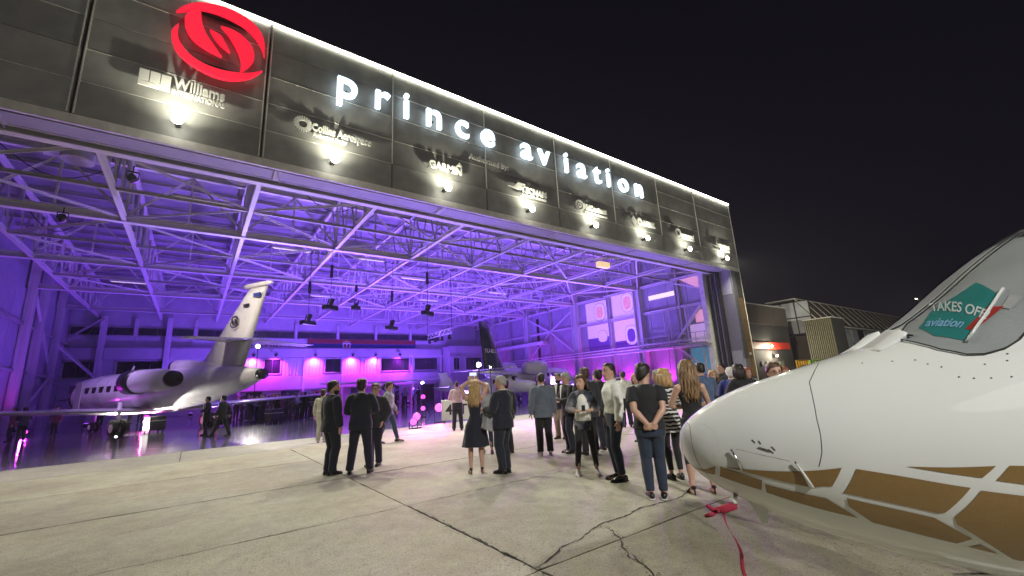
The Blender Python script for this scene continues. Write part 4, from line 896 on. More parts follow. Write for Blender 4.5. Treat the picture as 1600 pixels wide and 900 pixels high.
leg(dj, (2.4, 0, 1.3), (2.4, 0, .22), .05); wheel(dj, (2.4, 0, .22), .22, .14)
lbuild(wing((11.3, 0, 2.5), (13.3, 0, 6.2), 2.5, .95, .09), 'fin', m_navy, dj, True)
text(TXT['fin'], 'lettering', m_lsigns, dj, (13.2, .2, 3.9), rot=Matrix.Rotation(PI, 4, 'Z'), fit=1.4)

def highwing(name, label, loc, rz, reg=None, span=5.5):
    t = thing(name, label, 'light aircraft', loc, R(rz), group='high winged light aircraft inside the hangar')
    lbuild(fus([(0, 1.35, .25, .3), (.3, 1.35, .45, .4), (1.2, 1.4, .52, .48), (1.9, 1.6, .56, .72), (3.2, 1.62, .55, .7), (4.2, 1.5, .42, .5), (6.4, 1.45, .18, .25), (7.6, 1.5, .06, .15)], 20), 'fuselage', m_jet2, t, True)
    for sy in (-1, 1):
        lbuild(wing((1.7, sy * .1, 2.28), (1.9, sy * span, 2.4), 1.55, 1.15, .12), 'wing', m_jet2, t, True)
        lbuild(MB().tube([(2.2, sy * .5, 1.15), (2.2, sy * 2.7, 2.25)], .035, 6), 'wing_strut', m_jet2, t, True)
        lbuild(wing((6.6, sy * .05, 1.6), (6.9, sy * 1.6, 1.6), .9, .6, .08), 'stabilizer', m_jet2, t, True)
        leg(t, (2.5, sy * .5, 1.0), (2.6, sy * 1.1, .22), .04); wheel(t, (2.6, sy * 1.15, .22), .22, .14)
        lbuild(MB().box(2.0, 3.1, sy * .53 - .03, sy * .53 + .03, 1.65, 2.1), 'side_window', m_glass, t)
    lbuild(MB().box(1.45, 1.7, -.45, .45, 1.72, 2.15), 'windscreen', m_glass, t); lbuild(wing((6.2, 0, 1.6), (6.9, 0, 2.7), 1.3, .7, .08), 'fin', m_jet2, t, True)
    leg(t, (.6, 0, 1.1), (.5, 0, .2), .035); wheel(t, (.5, 0, .2), .2, .13)
    lbuild(MB().tube([(-.25, 0, 1.35), (.02, 0, 1.35)], [.04, .2], 12), 'spinner', m_steel2, t, True)
    for k in range(2): a = .7 + k * PI; lbuild(MB().bar((-.1, 0, 1.35), (-.1, .9 * math.cos(a), 1.35 + .9 * math.sin(a)), .03, .11), 'propeller_blade', m_black, t)
    if reg: text(TXT[reg], 'lettering', m_black, t, (4.9, .40, 1.18), rot=Matrix.Rotation(PI, 4, 'Z')); lbuild(MB().box(3.9, 6.0, .0, .38, .95, 1.85), 'fuselage_side', m_jet2, t)
    return t
highwing('light_aircraft', 'white high winged propeller plane with its wing above the magenta floor lamps', (12.9, 34.8, 0), 70)
highwing('light_aircraft', 'white high winged propeller plane right of the phone, its wing tip toward the camera', (20.3, 24.9, 0), 132, None, 5.0)
# ------------------------------------------------------------------ people
_pend = []   # temp objects waiting for the voxel remesh
def skin_mat(n_, c): return mat(n_, c, .5, 0, .08, 20, .01, 200)
SK = [skin_mat('skin_light', (.50, .30, .22)), skin_mat('skin_tan', (.42, .24, .16))]
def cloth(n_, c, var=.15, sheen=.2, bs=180, c2=None): return mat(n_, c, .85, 0, var, 9, .03, bs, sheen=sheen, c2=c2)
CL = dict(navy=cloth('navy_suiting', (.009, .011, .024)), black=cloth('black_cloth', (.010, .010, .013)), char=cloth('charcoal_cloth', (.026, .026, .033)), grey=cloth('grey_blazer_cloth', (.11, .13, .17)),
    white=cloth('white_cloth', (.74, .74, .70)), pale=cloth('pale_grey_cloth', (.36, .37, .40)), pink=cloth('pink_cloth', (.52, .36, .42)), jean=cloth('dark_denim', (.016, .026, .052), .25), jean2=cloth('blue_denim', (.035, .06, .12), .25), denim=cloth('denim_shirt_cloth', (.07, .11, .21), .25),
    khaki=cloth('khaki_cloth', (.30, .23, .16)), cream=cloth('cream_cloth', (.5, .48, .40)), flor=cloth('patterned_cloth', (.02, .025, .045), .3, c2=(.28, .26, .27)), plum=cloth('plum_cloth', (.09, .02, .05)), blue=cloth('royal_blue_cloth', (.02, .03, .20)), jacket=cloth('grey_blue_shirt', (.12, .14, .20)), silver=cloth('silver_grey_cloth', (.30, .30, .33)))
# black and white banded knit
mz = bpy.data.materials.new('banded_knit'); mz.use_nodes = True; N = mz.node_tree.nodes; L = mz.node_tree.links
tc_ = N.new('ShaderNodeTexCoord'); wv_ = N.new('ShaderNodeTexWave'); wv_.bands_direction = 'Z'; wv_.inputs['Scale'].default_value = 5.5; wv_.inputs['Distortion'].default_value = 4; wv_.inputs['Detail Scale'].default_value = 1.5
cr_ = N.new('ShaderNodeValToRGB'); cr_.color_ramp.interpolation = 'CONSTANT'; cr_.color_ramp.elements[0].color = (.02, .02, .025, 1); cr_.color_ramp.elements[1].position = .55; cr_.color_ramp.elements[1].color = (.6, .6, .58, 1)
L.new(tc_.outputs['Object'], wv_.inputs[0]); L.new(wv_.outputs[0], cr_.inputs[0]); L.new(cr_.outputs[0], N['Principled BSDF'].inputs['Base Color']); N['Principled BSDF'].inputs['Roughness'].default_value = .9; CL['band'] = mz
HR = dict(dark=mat('dark_hair', (.018, .012, .009), .5, 0, .4, 60, .12, 90, aniso=(1, 1, .2)), brown=mat('brown_hair', (.07, .035, .02), .5, 0, .4, 60, .12, 90, aniso=(1, 1, .2)), blond=mat('blonde_hair', (.42, .27, .12), .45, 0, .45, 60, .15, 90, aniso=(1, 1, .15)),
    grey=mat('grey_hair', (.32, .31, .30), .6, 0, .3, 60, .12, 90), white=mat('white_hair', (.6, .58, .55), .6, 0, .2, 60, .12, 90), dblond=mat('dark_blonde_hair', (.20, .12, .06), .45, 0, .6, 40, .15, 90, aniso=(1, 1, .15)), red=mat('reddish_hair', (.28, .10, .07), .5, 0, .3, 60, .1, 90))
m_shoe, m_shoew, m_sole = mat('black_leather', (.012, .012, .012), .3), mat('white_shoe', (.55, .53, .5), .6), mat('white_sole', (.6, .6, .58), .6)
m_eye, m_lip = mat('eye_dark', (.02, .015, .012), .2), mat('lip', (.30, .10, .09), .5)
def Vv(*a): return Vector(a)
def bent(a, b_, k, L1, L2):
    """joint between a and b_ for segment lengths L1, L2, bulging toward k"""
    d = b_ - a; D = min(d.length, (L1 + L2) * .999); d.normalize(); x = (L1 * L1 - L2 * L2 + D * D) / (2 * D); h = math.sqrt(max(0, L1 * L1 - x * x)); k = k - d * k.dot(d); k.normalize(); return a + d * x + k * h
def person(label, pos, face, h=1.78, pose='down', top='suit', topc='navy', leg_c='navy', hair='dark', hs='short', skin=0, shoes='black', stance=.10, stride=0.0, lean=0, turn=0, sex='m', group=None, extra=None, detail=1, build=1.0, knee=0, beard=False, glasses=False, tilt=0, phone=True):
    """face: world direction (degrees) the body faces. local frame: +Y forward, +X to the person's right"""
    t = thing('person', label, 'person', (pos[0], pos[1], 0), R(face - 90), group)
    t['h'] = h; s = h / 1.78; rnd = random.Random(hash(label) % 9999 if False else sum(map(ord, label)))
    B = build * (1.19 if sex == 'm' else .97)
    # joints
    hipz = .94; wob = rnd.uniform(-.012, .012)
    hip = [Vv(sx * .088, 0, hipz) for sx in (-1, 1)]
    foot = [Vv(-stance - .01, stride * .5, .085), Vv(stance + .01, -stride * .5, .085)]
    if stride < 0: foot[0].z += .04
    kn = [bent(hip[i], foot[i], Vv(0, 1, 0), .44, .425) for i in (0, 1)]
    sh = [Vv(sx * (.192 if sex == 'm' else .155) * build, -.01, 1.408) for sx in (-1, 1)]
    LA, LF = .285, .255
    def arm(i, kind):
        sx = -1 if i == 0 else 1; S0 = sh[i]
        if kind == 'down': W = S0 + Vv(sx * .07, .03 + .02 * rnd.random(), -.53); K = Vv(sx * .6, -1, 0); hd = Vv(0, .10, -1)
        elif kind == 'pocket': W = Vv(sx * .205, .06, .93); K = Vv(sx * 1, -.8, 0); hd = Vv(-sx * .15, .35, -1)
        elif kind == 'back': W = Vv(sx * .03, -.20, .96); K = Vv(sx * 1, -.25, -.3); hd = Vv(-sx * 1, -.05, -.35)
        elif kind == 'front': W = Vv(sx * .07, .24, 1.12); K = Vv(sx * 1, -.3, -.6); hd = Vv(-sx * .8, .55, .15)
        elif kind == 'phone': W = Vv(sx * .085, .26, 1.13); K = Vv(sx * 1, -.3, -.6); hd = Vv(-sx * .7, .6, .25)
        elif kind == 'raise': W = Vv(sx * .085, .24, 1.77); K = Vv(sx * 1.0, -.1, .15); hd = Vv(-sx * .45, .35, .8)
        elif kind == 'cross': W = Vv(-sx * .05, .19, 1.20 + .03 * sx); K = Vv(sx * 1, -.1, -.7); hd = Vv(-sx * 1, .1, .1)
        elif kind == 'hold': W = S0 + Vv(sx * .02, .25, -.26); K = Vv(sx * .6, -.6, -1); hd = Vv(-sx * .3, 1, .1)
        elif kind == 'swing': W = S0 + Vv(sx * .06, .18, -.49); K = Vv(sx * .3, -1, 0); hd = Vv(0, .3, -1)
        elif kind == 'swingb': W = S0 + Vv(sx * .06, -.17, -.49); K = Vv(sx * .3, -1, 0); hd = Vv(0, -.05, -1)
        E_ = bent(S0, W, K, LA, LF); return S0, E_, W, hd.normalized()
    kinds = pose if isinstance(pose, tuple) else (pose, pose)
    arms = [arm(i, kinds[i]) for i in (0, 1)]
    skinm = SK[skin]
    def lean_p(p):
        p = Vector(p); k = max(0, (p.z - .95)); return Vv(p.x, p.y + math.sin(lean) * k, p.z) * s
    def put(mb, name, m, voxel=None, parent=None, wr=0, smooth=True):
        mb.v = [tuple(lean_p(v)) for v in mb.v]
        o = lbuild(mb, name, m, parent or t, smooth)
        if voxel: _pend.append((o, voxel, wr, rnd.random() * 50))
        return o
    def ell(z, hw, hd, y=0, n_=20, x=0): return [Vv(x + hw * math.cos(2 * PI * k / n_), y + hd * math.sin(2 * PI * k / n_), z) for k in range(n_)]
    f_ = sex == 'f'
    # -------- body: one continuous skin surface
    b = MB()
    tw = [(.86, .135, .09, 0), (.95, .155 if not f_ else .165, .10, -.01), (1.08, .125 if not f_ else .105, .085, 0), (1.22, .14, .10, .005), (1.34, .150, .105, .01), (1.40, .138, .088, 0), (1.45, .088, .064, -.005), (1.49, .055, .055, 0), (1.58, .052, .056, .012)]
    b.rings([ell(z, hw * B, hd * B, y) for z, hw, hd, y in tw])
    # head: rings chin to crown, face toward +Y
    ca, sa = math.cos(turn), math.sin(turn); hc = Vv(0, .02, 1.640)
    def hp(x, y, z): 
        x, y, z = x * 1.15, y * 1.12, z * 1.15
        y2 = y * math.cos(tilt) - z * math.sin(tilt); z2 = z * math.cos(tilt) + y * math.sin(tilt)
        return Vv(hc.x + x * ca - y2 * sa, hc.y + x * sa + y2 * ca, hc.z + z2)
    hr = []
    for z, hw, hf, hb in ((-.118, .022, .052, -.02), (-.11, .038, .074, .03), (-.09, .050, .084, .055), (-.06, .060, .088, .072), (-.03, .068, .088, .085), (0, .073, .089, .096), (.03, .075, .090, .102), (.06, .073, .086, .100), (.085, .063, .072, .088), (.100, .046, .054, .066), (.109, .02, .022, .03)):
        ring = []
        for k in range(24):
            a = 2 * PI * k / 24; c_, s_ = math.cos(a), math.sin(a); y = (hf if s_ > 0 else hb) * s_; x = hw * c_
            fr = max(0, s_) ** 6
            if -.05 < z < .025: y += fr * .5 * (.024 if -.045 < z < -.02 else .012) * (1 if abs(c_) < .3 else 0)
            if abs(z - .0) < .02 and .25 < abs(c_) < .6 and s_ > 0: y -= .007
            ring.append(hp(x, y, z))
        hr.append(ring)
    b.rings(hr)
    b.tube([hp(0, .088, .015), hp(0, .103, -.018), hp(0, .112, -.032), hp(0, .088, -.042)], [.007, .011, .014, .006], 8)
    for sx in (-1, 1): b.ball(hp(sx * .076, -.008, -.012), .009, .018, .03, 8, 6)
    for i in (0, 1):
        S0, E_, W, hd = arms[i]
        b.tube([S0 + Vv((-1 if i == 0 else 1) * -.06, 0, .018), S0, S0.lerp(E_, .3), S0.lerp(E_, .75), E_, E_.lerp(W, .25), E_.lerp(W, .7), W], [.040 * B, .049 * B, .047 * B, .041 * B, .038 * B, .040 * B, .031 * B, .025 * B], 12)
        # palm
        sx = -1 if i == 0 else 1
        side = hd.cross(Vv(0, 0, 1)); side = (side if side.length > .3 else Vv(0, 1, 0)).normalized()
        if kinds[i] in ('down', 'swing', 'swingb', 'pocket'): wide = Vv(0, 1, 0) - hd * hd.y; nrm = Vv(-sx, 0, 0)
        else: nrm = Vv(0, -.25, -1) if kinds[i] in ('front', 'phone', 'hold', 'cross') else Vv(0, 1, 0); nrm = nrm - hd * nrm.dot(hd); nrm.normalize(); wide = hd.cross(nrm)
        wide.normalize(); nrm = (nrm - hd * nrm.dot(hd)).normalized()
        pr = []
        for q, (dl, wd, th_) in enumerate(((-.01, .024, .02), (.02, .033, .017), (.055, .040, .015), (.085, .039, .012))):
            c_ = W + hd * dl; pr.append([c_ + wide * wd * math.cos(2 * PI * k / 10) + nrm * th_ * math.sin(2 * PI * k / 10) for k in range(10)])
        b.rings(pr)
        curl = .9 if kinds[i] in ('phone', 'hold', 'back', 'raise') else .45
        for q, (off, ln) in enumerate(((.030, .062), (.010, .072), (-.010, .068), (-.029, .052))):
            p0 = W + hd * .078 + wide * off; d = hd; pts = [p0]
            for seg, an in ((.42, curl * .5), (.33, curl), (.25, curl * 1.4)): d = (hd * math.cos(an) + nrm * math.sin(an)); pts.append(pts[-1] + d * ln * seg * 1.05)
            b.tube(pts, [.0095, .0092, .0085, .0065], 7)
        p0 = W + hd * .022 + wide * .030; b.tube([p0, p0 + hd * .026 + wide * .018 + nrm * .008, p0 + hd * .052 + wide * .024 + nrm * .022], [.013, .0105, .008], 7)
        H0, K0, F0 = hip[i], kn[i], foot[i]
        b.tube([H0 + Vv(0, 0, .03), H0 + Vv(0, 0, -.05), H0.lerp(K0, .5), K0, K0.lerp(F0, .3) + Vv(0, -.012, 0), K0.lerp(F0, .75), F0, F0 + Vv(0, 0, -.02)], [.08 * B, .085 * B, .068 * B, .053 * B, .055 * B, .038 * B, .034 * B, .032 * B], 12)
        b.tube([F0 + Vv(0, -.05, -.045), F0 + Vv(0, .02, -.04), F0 + Vv(0, .10, -.05), F0 + Vv(0, .165, -.06)], [.03, .037, .036, .02], 8)
    put(b, 'body', skinm, .0105 if detail else .016)
    # eyes, mouth
    if detail:
        for sx in (-1, 1):
            put(MB().ball(hp(sx * .031, .083, .008), .011, .006, .007, 8, 5), 'eye', m_eye); put(MB().tube([hp(sx * .017, .093, .026), hp(sx * .032, .092, .030), hp(sx * .048, .082, .024)], [.003, .004, .002], 5), 'eyebrow', HR[hair])
        put(MB().tube([hp(-.024, .086, -.068), hp(0, .094, -.066), hp(.024, .086, -.068)], [.003, .006, .003], 6), 'lips', m_lip)
        if glasses:
            g_ = MB()
            for sx in (-1, 1): g_.tube([hp(sx * .032 + .023 * math.cos(a), .103, .006 + .018 * math.sin(a)) for a in [2 * PI * k / 12 for k in range(13)]], .0028, 5); g_.tube([hp(sx * .055, .10, .01), hp(sx * .078, .0, .005)], .0025, 5)
            put(g_, 'glasses', m_black)
        if beard: put(MB().rings([[hp(.071 * sc_ * math.cos(a), .012 + .088 * sc_ * math.sin(a) * 1.02, z) for a in [PI * k / 10 for k in range(11)]] + [hp(.045 * sc_ * math.cos(a), .07 * sc_ * math.sin(a), z) for a in [PI * k / 10 for k in range(10, -1, -1)]] for z, sc_ in ((-.128, .55), (-.10, .88), (-.07, 1.0), (-.05, 1.02))]), 'beard', HR[hair])
    # -------- hair
    def hairshell(lo_front, lo_side, lo_back, th_, jag=.004):
        m_ = MB(); rg = []
        for j in range(9):
            u = j / 8; ring = []
            for k in range(28):
                a = 2 * PI * k / 28; s_ = math.sin(a); c_ = math.cos(a)
                lo = lo_front * max(0, s_) ** .5 + lo_side * (1 - abs(s_)) + lo_back * max(0, -s_) if s_ >= 0 else lo_side * (1 - abs(s_)) + lo_back * abs(s_)
                if s_ > 0: lo = lo_side + (lo_front - lo_side) * min(1, s_ * 1.6)
                z = lo + (.113 + th_ - lo) * math.sin(u * PI / 2); zz = min(z / (.114 + th_), 1)
                rr_ = math.sqrt(max(0, 1 - max(0, zz) ** 4.0)) if z > 0 else (1 - .25 * min(1, (-z / .12)) ** 2)
                x = (.076 + th_) * c_ * rr_; y = ((.090 if s_ > 0 else .103) + th_) * s_ * rr_
                if s_ > .35 and z < lo_front + .01: y -= 0
                q = noise.noise(Vv(c_ * 3, s_ * 3, z * 18 + rnd.random() * .01)) * jag * 2
                ring.append(hp(x * (1 + q * 6), y * (1 + q * 6), z + q))
            rg.append(ring)
        return m_.rings(rg)
    if hs == 'bald': put(hairshell(.105, -.0, -.03, -.002, .001), 'hair', HR[hair])
    elif hs == 'buzz': put(hairshell(.075, .0, -.06, .004, .002), 'hair', HR[hair])
    else: put(hairshell(.072, .004 if hs == 'short' else -.03, -.085 if hs == 'short' else -.11, .010 if hs == 'short' else .016, .012), 'hair', HR[hair])
    if hs in ('long', 'bob', 'wavy'):
        Lh = {'long': .36, 'bob': .16, 'wavy': .40}[hs]
        for k in range(46):
            a = -PI / 2 + (k / 45 - .5) * (2.9 if hs != 'bob' else 3.6); r0 = 1.0 + rnd.uniform(-.1, .12); pts = []; rd = []
            for q in range(8):
                u = q / 7; zz = .05 - (.05 + Lh * r0) * u; spread = 1 + .15 * math.sin(u * PI); x = .088 * math.cos(a) * spread + (.012 * math.sin(u * 11 + k) if hs == 'wavy' else .004 * math.sin(u * 6 + k)); y = -.005 + .108 * math.sin(a) * spread + (.010 * math.cos(u * 10 + k * 2) if hs == 'wavy' else 0) - .02 * u
                if zz < -.13: y = min(y, -.075 - .03 * (abs(x) < .07))
                pts.append(hp(x, y, 0) + Vv(0, 0, zz)); rd.append((.013 + .004 * math.sin(k)) * (1 - .6 * u ** 3) + (.003 if hs == 'wavy' else 0))
            LK.append((pts, rd))
        m_ = MB()
        for pts, rd in LK: m_.tube(pts, rd, 6)
        LK.clear(); put(m_, 'long_hair', HR[hair])
    # -------- legs
    if leg_c:
        m_ = MB(); c_ = .0
        end = 1.0 if not knee else knee
        if top != 'dress':
            m_.rings([ell(z, hw * B, hd * B, y) for z, hw, hd, y in ((.80, .165, .11, -.005), (.88, .172 if not f_ else .182, .118, -.01), (.96, .165, .112, -.01), (1.03, .150 if not f_ else .135, .10, 0), (1.06, .146 if not f_ else .13, .098, 0))])
        tight = f_ or leg_c in ('jean', 'jean2')
        for i in (0, 1):
            H0, K0, F0 = hip[i], kn[i], foot[i]; A0 = K0.lerp(F0, end if end < 1 else .93)
            if F0.z < .2 and end == 1: A0 = F0 + Vv(0, -.005, .015 if not f_ else .06)
            k1 = 1.0 if tight else 1.12
            m_.tube([H0 + Vv(0, 0, .05), H0 + Vv(0, 0, -.06), H0.lerp(K0, .5), K0, K0.lerp(A0, .35) + Vv(0, -.012, 0), K0.lerp(A0, .8), A0], [.094 * B, .097 * B, .079 * B * k1, .064 * B * k1, .063 * B * k1, (.050 if tight else .062) * B, (.048 if tight else .063) * B], 14)
            if not tight and end == 1: m_.tube([A0 + Vv(0, .01, .05), A0 + Vv(0, .012, -.03)], [.062 * B, .066 * B], 12)
        put(m_, 'trousers' if not knee else 'culottes', CL[leg_c], .013, wr=.5)
    # -------- top
    sleeves = {'suit': 1.0, 'shirt': 1.0, 'tee': .36, 'tank': 0, 'cardi': .86, 'dress': 0, 'coat': 1.0}[top]
    tc = CL[topc]; m_ = MB(); o_ = {'suit': .022, 'shirt': .014, 'tee': .012, 'tank': .006, 'cardi': .024, 'dress': .006, 'coat': .028}[top]
    if top == 'dress':
        rows = ((.50, .27, .20), (.62, .245, .18), (.80, .215, .15), (.92, .19, .132), (1.02, .135, .102), (1.10, .108, .092), (1.20, .125, .102), (1.30, .142, .112), (1.335, .143, .106))
        rg = [ell(z, hw, hd, 0, 28) for z, hw, hd in rows]
        for j in range(3): rg[j] = [Vv(p.x * (1 + .05 * math.sin(q * 1.9 + j)), p.y * (1 + .05 * math.sin(q * 1.9 + j)), p.z) for q, p in enumerate(rg[j])]
        m_.rings(rg)
    else:
        zlo = {'suit': .80, 'coat': .74, 'shirt': .99, 'tee': .90, 'tank': .93, 'cardi': .78}[top]
        rows = [(zlo, .168 if zlo < .95 else .15, .118 if zlo < .95 else .10, -.01), (.95 if zlo < .93 else zlo + .02, .165, .112, -.01), (1.08, .138 if not f_ else .118, .098, 0), (1.20, .15 if not f_ else .13, .108, .005), (1.33, .160, .116, .008), (1.39, .150, .098, 0), (1.435, .112, .076, -.006), (1.465, .078, .064, -.008), (1.495, .056, .058, -.004)]
        if top == 'tank': rows = rows[:5] + [(1.40, .10, .088, 0), (1.45, .07, .06, -.005)]
        m_.rings([ell(z, (hw + o_) * B, (hd + o_) * B, y, 24) for z, hw, hd, y in rows])
    if sleeves:
        for i in (0, 1):
            S0, E_, W, hd = arms[i]; sx = -1 if i == 0 else 1; r0 = .012 + o_ * .7
            if sleeves < .5: end_ = S0.lerp(E_, .62); m_.tube([S0 + Vv(-sx * .075, 0, .022), S0 + Vv(-sx * .012, 0, .002), S0.lerp(E_, .3), end_], [(.032 + r0) * B, (.045 + r0) * B, (.050 + r0 * 1.2) * B, (.05 + r0 * 1.2) * B], 14)
            else:
                We = E_.lerp(W, .97 if sleeves == 1 else .6)
                m_.tube([S0 + Vv(-sx * .075, 0, .022), S0 + Vv(-sx * .012, 0, .002), S0.lerp(E_, .3), S0.lerp(E_, .75), E_, E_.lerp(We, .3), E_.lerp(We, .75), We], [(.032 + r0) * B, (.045 + r0) * B, (.046 + r0) * B, (.040 + r0) * B, (.037 + r0) * B, (.037 + r0) * B, (.031 + r0) * B, (.030 + r0 * .8) * B], 14)
    nm = {'suit': 'jacket', 'coat': 'jacket', 'shirt': 'shirt', 'tee': 't_shirt', 'tank': 'tank_top', 'cardi': 'cardigan', 'dress': 'dress'}[top]
    put(m_, nm, tc, .0125, wr=1.0 if top != 'dress' else .6)
    if top in ('suit', 'coat', 'cardi'):
        fy = (.116 + .04) * B
        put(MB().add([(-.045, fy - .028, 1.475), (.045, fy - .028, 1.475), (.0, fy + .006, 1.14), (-.040, fy - .055, 1.50), (.040, fy - .055, 1.50)], [(0, 1, 2), (3, 4, 1, 0)]) if top != 'cardi' else MB().rings([ell(z, hw, hd, .028, 20) for z, hw, hd in ((.95, .155, .118), (1.15, .135, .124), (1.33, .125, .133), (1.40, .07, .112), (1.44, .04, .05))]), 'shirt_front' if top != 'cardi' else 'white_top', CL['white'] if top != 'coat' else CL['char'], smooth=top == 'cardi')
        put(MB().tube([Vv(.06 * math.cos(a), -.002 + .06 * math.sin(a), 1.50 + .008 * -math.sin(a)) for a in [PI * .62 + PI * 1.76 * k / 14 for k in range(15)]], .011, 6), 'collar', CL['white'] if top == 'suit' else tc)
    if top == 'shirt': put(MB().tube([Vv(.063 * math.cos(a), -.002 + .063 * math.sin(a), 1.495 - .01 * math.sin(a)) for a in [PI * .6 + PI * 1.8 * k / 14 for k in range(15)]], .014, 6), 'collar', tc)
    if top == 'shirt' and leg_c: put(MB().rings([ell(z, .158 * B, .110 * B, -.004, 24) for z in (1.0, 1.035)]), 'belt', m_shoe)
    if top == 'tank':
        for sx in (-1, 1): put(MB().tube([Vv(sx * .075, .105, 1.36), Vv(sx * .085, .05, 1.455), Vv(sx * .08, -.04, 1.455), Vv(sx * .055, -.115, 1.36)], [.018, .02, .02, .02], 8), 'strap', tc)
    # -------- shoes
    for i in (0, 1):
        F0 = foot[i]; d = Vv((-1 if i == 0 else 1) * .16, 1, 0).normalized(); z0 = F0.z - .085; sd_ = Vv(d.y, -d.x, 0)
        def ring(p, hw, hz, zl): return [p + sd_ * hw * math.cos(2 * PI * k / 12) + Vv(0, 0, zl + hz * (1 + math.sin(2 * PI * k / 12)) / 1) for k in range(12)]
        base = Vv(F0.x, F0.y, z0)
        if shoes == 'heels':
            m_ = MB().rings([ring(base + d * -.055, .026, .022, .075), ring(base + d * -.02, .030, .03, .062), ring(base + d * .05, .034, .026, .030), ring(base + d * .11, .038, .018, .004), ring(base + d * .16, .028, .013, .002), ring(base + d * .185, .008, .007, .002)])
            m_.tube([base + d * -.05 + Vv(0, 0, .085), base + d * -.055 + Vv(0, 0, .0)], [.016, .006], 8)
            put(m_, 'shoe', m_shoe)
        else:
            mm = {'black': m_shoe, 'white': m_shoew, 'sneak': m_shoe}[shoes]
            hi = .05 if shoes != 'white' else .062
            o = put(MB().rings([ring(base + d * -.085, .022, .030, .012), ring(base + d * -.07, .036, .038, .012), ring(base + d * -.01, .042, hi, .012), ring(base + d * .06, .045, .038, .012), ring(base + d * .13, .047, .025, .012), ring(base + d * .18, .036, .018, .012), ring(base + d * .20, .012, .010, .014)]), 'shoe', mm)
            sm = m_sole if shoes in ('sneak', 'white') else m_shoe
            def flat(p, hw, z): return [p + sd_ * hw + Vv(0, 0, z), p - sd_ * hw + Vv(0, 0, z), p - sd_ * hw + Vv(0, 0, z - .014), p + sd_ * hw + Vv(0, 0, z - .014)]
            put(MB().rings([flat(base + d * x, hw, .0155 + (.006 if shoes == 'sneak' else 0)) for x, hw in ((-.09, .028), (-.06, .038), (0, .043), (.07, .046), (.13, .047), (.175, .036), (.203, .014))]), 'sole', sm, parent=None, smooth=False)
    if extra: extra(t, put, arms, hp)
    del t['h']
    return t
LK = []

def finish_people():
    dg0 = []
    for o, vx, wr, sd_ in _pend:
        md = o.modifiers.new('remesh', 'REMESH'); md.mode = 'VOXEL'; md.voxel_size = vx; md.use_smooth_shade = True
        sm = o.modifiers.new('smooth', 'SMOOTH'); sm.factor = .5; sm.iterations = 2 if vx < .012 else 3
    dg = bpy.context.evaluated_depsgraph_get()
    new = []
    for o, vx, wr, sd_ in _pend: new.append(bpy.data.meshes.new_from_object(o.evaluated_get(dg)))
    for (o, vx, wr, sd_), me in zip(_pend, new):
        o.modifiers.clear(); old = o.data; mm = old.materials[0]; o.data = me; me.name = o.name.split('.')[0]
        if not me.materials: me.materials.append(mm)
        n_ = len(me.vertices)
        if wr:
            co = np.empty(n_ * 3, np.float32); me.vertices.foreach_get('co', co); co = co.reshape(-1, 3); no = np.empty(n_ * 3, np.float32); me.vertices.foreach_get('normal', no); no = no.reshape(-1, 3)
            x, y, z = co[:, 0] + sd_, co[:, 1] - sd_ * .7, co[:, 2]
            f = np.sin(z * 34 + 2.2 * np.sin(x * 17 + sd_) + 1.7 * np.sin(y * 21)) * .45 + np.sin((z * .6 + x) * 55 + 2 * np.sin(z * 13 + sd_)) * .3 + np.sin((z * .7 - y) * 47 + 2.3 * np.sin(z * 17)) * .3
            amp = .0042 * wr * (.55 + .45 * np.sin(z * 9 + sd_))
            co += no * (f * amp)[:, None]; me.vertices.foreach_set('co', co.ravel())
        me.polygons.foreach_set('use_smooth', [True] * len(me.polygons)); me.update(); bpy.data.meshes.remove(old)
# ------------------------------------------------------------------ the guests
def phone_in(i=1, up=False, m=None):
    def f(t, put, arms, hp):
        S0, E_, W, hd = arms[i]; S1, E1, W1, hd1 = arms[0]
        c_ = (W + W1) / 2 + (hd + hd1) * .05 + (Vv(0, 0, .05) if up else Vv(0, .03, .035)); ph = bpy.data.objects.new('phone', None)
        c_ = c_ * (t['h'] / 1.78); mb = MB().box(c_.x - (.075 if up else .030), c_.x + (.075 if up else .030), c_.y - .004, c_.y + .004, c_.z - (.037 if up else .045), c_.z + (.037 if up else .045))
        HOLD.append((t, mb, up))
    return f
HOLD = []
FG = 'guests standing on the apron'
def P(label, x, y, face, **k): return person(label, (x, y), face, **k)
P('bearded man in a dark suit, leftmost of the group of three', 2.33, 9.48, 15, h=1.83, pose='down', hair='dark', beard=True, topc='navy', leg_c='navy', stance=.08, turn=-.6, build=1.04)
P('man in a dark suit seen from behind with legs apart, in the group of three', 2.80, 9.11, 65, h=1.84, pose='front', topc='navy', leg_c='navy', stance=.17, hair='dark')
P('man in a charcoal blazer and glasses facing the camera, right of the group of three', 3.32, 9.75, 222, h=1.74, pose='pocket', topc='char', leg_c='navy', hair='dark', glasses=True, stance=.09)
P('person in cream clothes half hidden behind the group of three', 3.60, 15.9, 60, h=1.74, pose='down', top='shirt', topc='cream', leg_c='cream', hair='dark', shoes='white')
P('man in a pale grey shirt and blue jeans walking right near the floor lamps', 5.00, 13.5, -36, h=1.84, pose=('swing', 'swingb'), top='shirt', topc='pale', leg_c='jean2', stride=.5, hair='dark', shoes='sneak', build=1.0)
P('man in a pink shirt seen from behind at the hangar threshold', 8.05, 14.6, 62, h=1.78, pose='front', top='shirt', topc='pink', leg_c='navy', stance=.13, hair='dark', hs='buzz')
P('blonde woman in a navy strapless dress raising a phone above her head', 4.33, 7.18, 62, h=1.68, pose='raise', top='dress', topc='navy', leg_c=None, sex='f', hair='blond', hs='long', shoes='heels', stance=.10, extra=phone_in(1, True))
